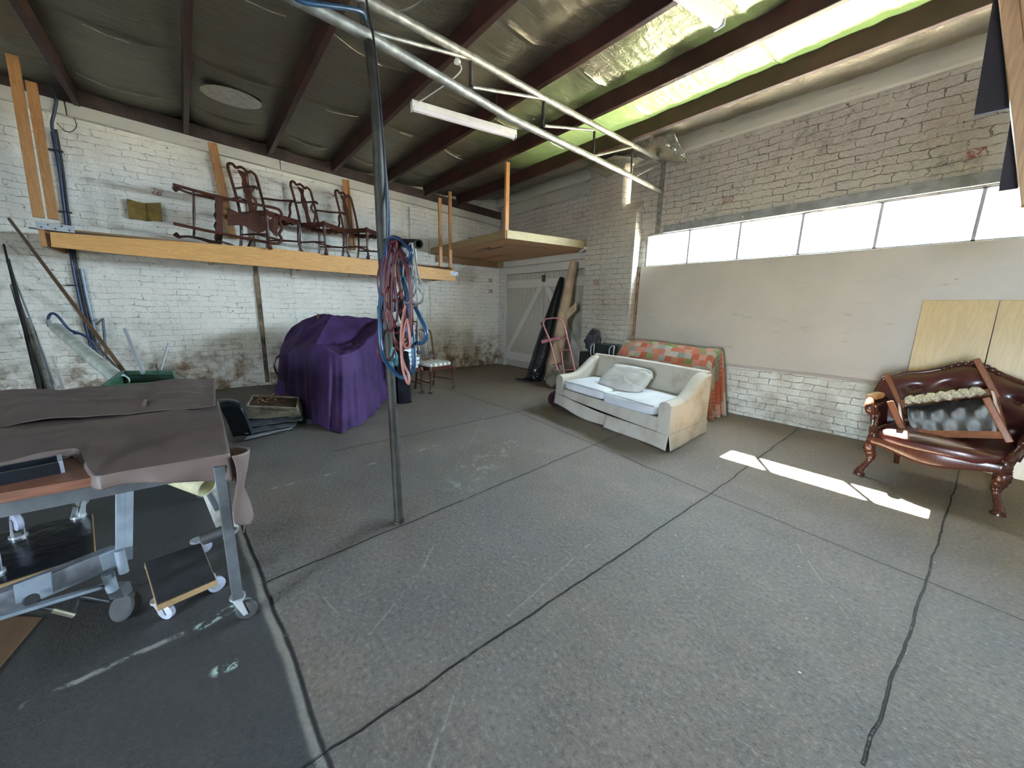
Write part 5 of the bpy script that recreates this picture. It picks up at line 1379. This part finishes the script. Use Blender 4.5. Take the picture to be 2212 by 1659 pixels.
MB().tube(catmull([(-4.08, 5.36, .84), (-4.07, 5.36, .90), (-3.95, 5.36, .905), (-3.62, 5.36, .905), (-3.55, 5.36, .90), (-3.55, 5.36, .80), (-3.62, 5.36, .62)], 5), .008, 8).build('frame_tube', m_chrome, case)
p = Vector((-3.88, 5.215, .68)); b = MB()
for k in range(3): b.beam(p, p+Vector((math.cos(k*2.09+.5)*.022, 0, math.sin(k*2.09+.5)*.022)), .004, .006, (0, 1, 0))
b.build('emblem', m_galv, case, smooth=False)

# ================================================================== RIGHT SIDE: armchair, upturned frame, boards
m_leather = M('oxblood_leather', (.055, .012, .010), .28, 0, .35, 5, .25, 50, .003, .7)
m_carved = wood('carved_red_mahogany', (.085, .026, .014), (.035, .011, .007), 2, 5, .25)
m_tan = M('tan_leather', (.42, .22, .09), .4, 0, .2, 6)  # paler tan, used on the left arm pad only
AO = Vector((-.07, 4.44, 0)); AX = Vector((.993, -.12, 0)); AY = Vector((.12, .993, 0))
def av(u, v, z): return AO+AX*u+AY*v+Vector((0, 0, z))
ac = thing('armchair', 'carved button-back armchair in dark red leather near the window wall', 'armchair', tuple(av(0, .35, 0)))
def carvleg(u, v, s):
    prof = [(0, .045, .040), (.03, .050, .034), (.07, .035, .022), (.13, .0, .022), (.18, -.012, .030), (.22, .0, .040), (.27, .015, .038), (.30, .005, .044), (.33, 0, .040), (.40, 0, .036)]
    pts = [av(u+s*o*.7, v-o, z) for z, o, r in prof]
    cc = catmull(pts, 4); rr = []
    for i in range(len(prof)-1):
        for q in range(4):
            r_ = prof[i][2]+(prof[i+1][2]-prof[i][2])*q/4; rr.append(r_*(1+.10*math.sin(i*3.1+q*1.6)))
    rr.append(prof[-1][2]); return MB().tube(cc, rr, 14)
carvleg(-.36, .02, -1).build('leg', m_carved, ac); carvleg(.36, .02, 1).build('leg', m_carved, ac)
for s in (-1, 1): MB().tube([av(s*.30, .66, 0), av(s*.30, .60, .2), av(s*.30, .58, .36)], [.020, .024, .03], 10).build('leg', m_carved, ac)
# serpentine front rail and seat
def railfn(u, v):
    s = u*2-1; y = -.02-.05*math.cos(s*math.pi*.5)**2; z = .30+.07*v-.03*math.cos(s*math.pi)*(1-v)-.02*(1-v)
    return av(s*.37, y-.006*math.sin(v*math.pi), z)
MB().grid(railfn, 30, 6).build('front_rail', m_carved, ac, solid=.03)
MB().tube(catmull([railfn(i/12, .05)-AY*.012 for i in range(13)], 3), .009, 8).build('rail_moulding', m_carved, ac)
def seatf(a, c):
    th_ = a*2*math.pi; ph = (c-.5)*math.pi
    sg = lambda t, p: math.copysign(abs(t)**p, t)
    x = sg(math.cos(th_), .4)*sg(math.cos(ph), .4); y = sg(math.sin(th_), .4)*sg(math.cos(ph), .4); z = sg(math.sin(ph), .7)
    return av(x*.365, .28+y*.33-.05*math.cos(x*1.5)*(1 if y < 0 else 0)*abs(y), .385+z*.075+.02*math.cos(x*1.4)*math.cos(y*1.4)+.006*nz(x*6, y*6))
MB().grid(seatf, 80, 30, True).build('seat', m_leather, ac)
MB().hexa([av(-.33, .06, .285), av(.33, .06, .285), av(.32, .60, .285), av(-.32, .60, .285)], [av(-.35, .02, .33), av(.35, .02, .33), av(.32, .60, .33), av(-.32, .60, .33)]).build('seat_box', m_leather, ac)
# buttoned back, bowed wide
def backfn(u, v, off=0.0):
    s = u*2-1
    w = .47+.06*math.sin(v*math.pi*.75)
    topz = .86+.13*math.exp(-(s/.42)**2)-.07*max(0, abs(s)-.72)/.28
    z = .40+(topz-.40)*v
    y = .60+.16*v-.16*s*s*.8
    d = 0
    for (bu, bv) in ((.22, .72), (.40, .72), (.60, .72), (.78, .72), (.31, .50), (.50, .50), (.69, .50), (.22, .28), (.40, .28), (.60, .28), (.78, .28)):
        d += .040*math.exp(-(((u-bu)*1.0/.045)**2+((v-bv)*.6/.04)**2))
    bul = .035*(1-abs(s)**6)*(1-abs(2*v-1)**6)
    return av(s*w, y-bul+d+off, z)
MB().grid(lambda u, v: backfn(u, v), 90, 60).build('backrest', m_leather, ac, solid=.035)
fr_ = [backfn(0, 0)+AY*.01]+[backfn(0, i/6) for i in range(1, 7)]+[backfn(i/16, 1.0)+Vector((0, 0, .015)) for i in range(0, 17)]+[backfn(1, 1-i/6) for i in range(0, 7)]
MB().tube(catmull([p for i, p in enumerate(fr_) if i == 0 or (p-fr_[i-1]).length > .004], 3), .024, 12).build('show_wood_frame', m_carved, ac)
b = MB()
for i in range(-4, 5):
    q = backfn(.5+i*.038, 1.0)+Vector((0, -.015, .03-.003*abs(i))); b.ball(q, (.035-.003*abs(i), .022, .024), 12, 8)
b.build('crest_carving', m_carved, ac)
for i, (bu, bv) in enumerate(((.22, .72), (.40, .72), (.60, .72), (.78, .72), (.31, .50), (.50, .50), (.69, .50))):
    MB().ball(backfn(bu, bv)-AY*.02, .011, 10, 6).build('button', m_leather, ac)
# arms
for s in (-1, 1):
    pts = [av(s*.46, .56, .62), av(s*.48, .38, .655), av(s*.475, .22, .655), av(s*.455, .12, .635), av(s*.44, .08, .60), av(s*.43, .10, .565), av(s*.42, .135, .575)]
    MB().tube(catmull(pts, 5), [.030]*16+[.034]*15, 12).build('arm_rail', m_carved, ac)
    MB().pillow(av(s*.475, .33, .675), (.085, .30, .055), Matrix.Rotation(R(-7), 3, 'Z'), 8, 4).build('arm_pad', m_tan if s < 0 else m_leather, ac)
    pts = [av(s*.43, .10, .60), av(s*.40, .16, .54), av(s*.40, .14, .48), av(s*.38, .06, .43), av(s*.365, .03, .36)]
    MB().tube(catmull(pts, 5), [.030, .028, .026, .024, .022]+[.022]*5+[.026]*5+[.032]*5+[.036], 12).build('arm_support', m_carved, ac)
    MB().grid(lambda u, v, s=s: av(s*(.40+.04*v), .14+.46*u, .38+(.24)*v), 12, 8).build('side_panel', m_leather, ac, solid=.03)

# upturned teak frame resting on the armchair
fa, fb = on(1956, 942, 1, 4.56), on(2177, 947, 1, 4.46)
legv = on(1923, 868, 1, 4.62)-fa
fc, fd = on(1946, 876, 1, 4.98), on(2150, 852, 1, 4.90)
legv = legv*1.0
ff = thing('upturned_stool', 'upturned teak stool frame with webbed underside, lying on the armchair', 'stool', tuple((fa+fb+fc+fd)/4))
for p in (fa, fb, fc, fd):
    L1 = p+legv*1.02; L0 = p-legv*.10
    b = MB().beam(L0, L1, .040, .040, (0, 1, 0)); b.build('leg', m_teak, ff, smooth=False, bevel=.006)
for a, c in ((fa, fb), (fc, fd), (fa, fc), (fb, fd)):
    o_ = legv*.08
    MB().beam(a+o_, c+o_, .022, .055, legv).build('rail', m_teak, ff, smooth=False, bevel=.004)
cn = (fa+fb+fc+fd)/4
def under(u, v):
    p = fa.lerp(fb, .06+.88*u).lerp(fc.lerp(fd, .06+.88*u), .06+.88*v); return p-legv*.02+Vector((0, 0, .012*math.sin(u*25)*math.sin(v*7)))
MB().grid(under, 50, 20).build('underside_cloth', M('black_underside_cloth', (.012, .012, .016), .45, 0, .3, 8, .6, 30, .004), ff, solid=.004)
MB().tube([fc.lerp(fd, .1+.8*i/40)+legv*(.05+.14*abs(math.sin(i*.55)))+Vector((0, -.05, 0)) for i in range(41)], [.022+.012*abs(math.sin(i*.55)) for i in range(41)], 8).build('frayed_fabric', NB('x').m if False else M('cream_check_fabric', (.50, .44, .30), .9, 0, .35, 60, .6, 60, .004), ff)

# wood grain boards leaning on the wall
for i, (x0, x1) in enumerate(((-.40, .082), (.088, .95))):
    b = MB().hexa([(x0+.03, 5.52, .0), (x1+.03, 5.52, .0), (x1+.03, 5.54, .0), (x0+.03, 5.54, 0)], [(x0, YB-.032, 1.575), (x1, YB-.032, 1.575), (x1, YB-.010, 1.575), (x0, YB-.010, 1.575)])
    o = b.build('wood_panel', wood('pale_woodgrain_laminate', (.58, .42, .20), (.47, .33, .15), 2, 2.2, .35, .03), smooth=False, bevel=.002)
    tag(o, ['narrow pale woodgrain panel leaning on the wall, left of the joint', 'pale woodgrain panel leaning behind the armchair, right of the joint'][i], 'panel', 'pale panels leaning behind the armchair')

# timber hanging frame at the top right corner
hf = thing('hanging_rack', 'rough timber hanger with dark boards, hanging at the top right corner', 'hanging frame', tuple(on(2215, 440, 1, 3.0)))
m_rough = wood('rough_sawn_timber', (.52, .34, .20), (.36, .22, .12), 2, 4, .7, .4)
def hq(x, y, d=3.0): return on(x, y, 1, d)
MB().pris3([hq(2147, -120), hq(2206, 442), hq(2250, 440), hq(2230, -120)], (0, .09, 0)).build('post', m_rough, hf, smooth=False, bevel=.004)
MB().pris3([hq(2190, -120, 2.98), hq(2250, 425, 2.98), hq(2340, 420, 2.98), hq(2300, -120, 2.98)], (0, .05, 0)).build('post', m_rough, hf, smooth=False, bevel=.004)
m_dkbd = M('dark_painted_board', (.018, .014, .022), .7)
o = MB().pris3([hq(2150, -30, 3.12), hq(2104, 249, 3.12), hq(2230, 222, 3.12), hq(2230, -30, 3.12)], (0, .02, 0)).build('dark_board', m_dkbd, hf, smooth=False)
o = MB().pris3([hq(2186, 240, 3.10), hq(2157, 412, 3.10), hq(2240, 400, 3.10), hq(2240, 240, 3.10)], (0, .02, 0)).build('dark_board', m_dkbd, hf, smooth=False)

# paint flakes and grit scattered on the concrete
b = MB(); rg = random.Random(5)
for i in range(330):
    x, y = rg.uniform(-5.5, 1.2), rg.uniform(-.2, 5.0)
    if x*.64+y*.77 < .8: continue
    s_ = rg.uniform(.002, .006)*(1.4 if rg.random() < .05 else 1); a = rg.uniform(0, 6.28)
    c_, d_ = math.cos(a)*s_, math.sin(a)*s_
    b.pris3([(x+c_, y+d_, .001), (x-d_*.6, y+c_*.6, .001), (x-c_, y-d_, .001), (x+d_*.5, y-c_*.5, .001)], (0, 0, s_*.35))
o = b.build('paint_flakes', M('white_paint_flake', (.62, .61, .58), .8), smooth=False)
tag(o, 'white paint flakes and grit scattered over the concrete floor', 'debris', None, 'stuff')
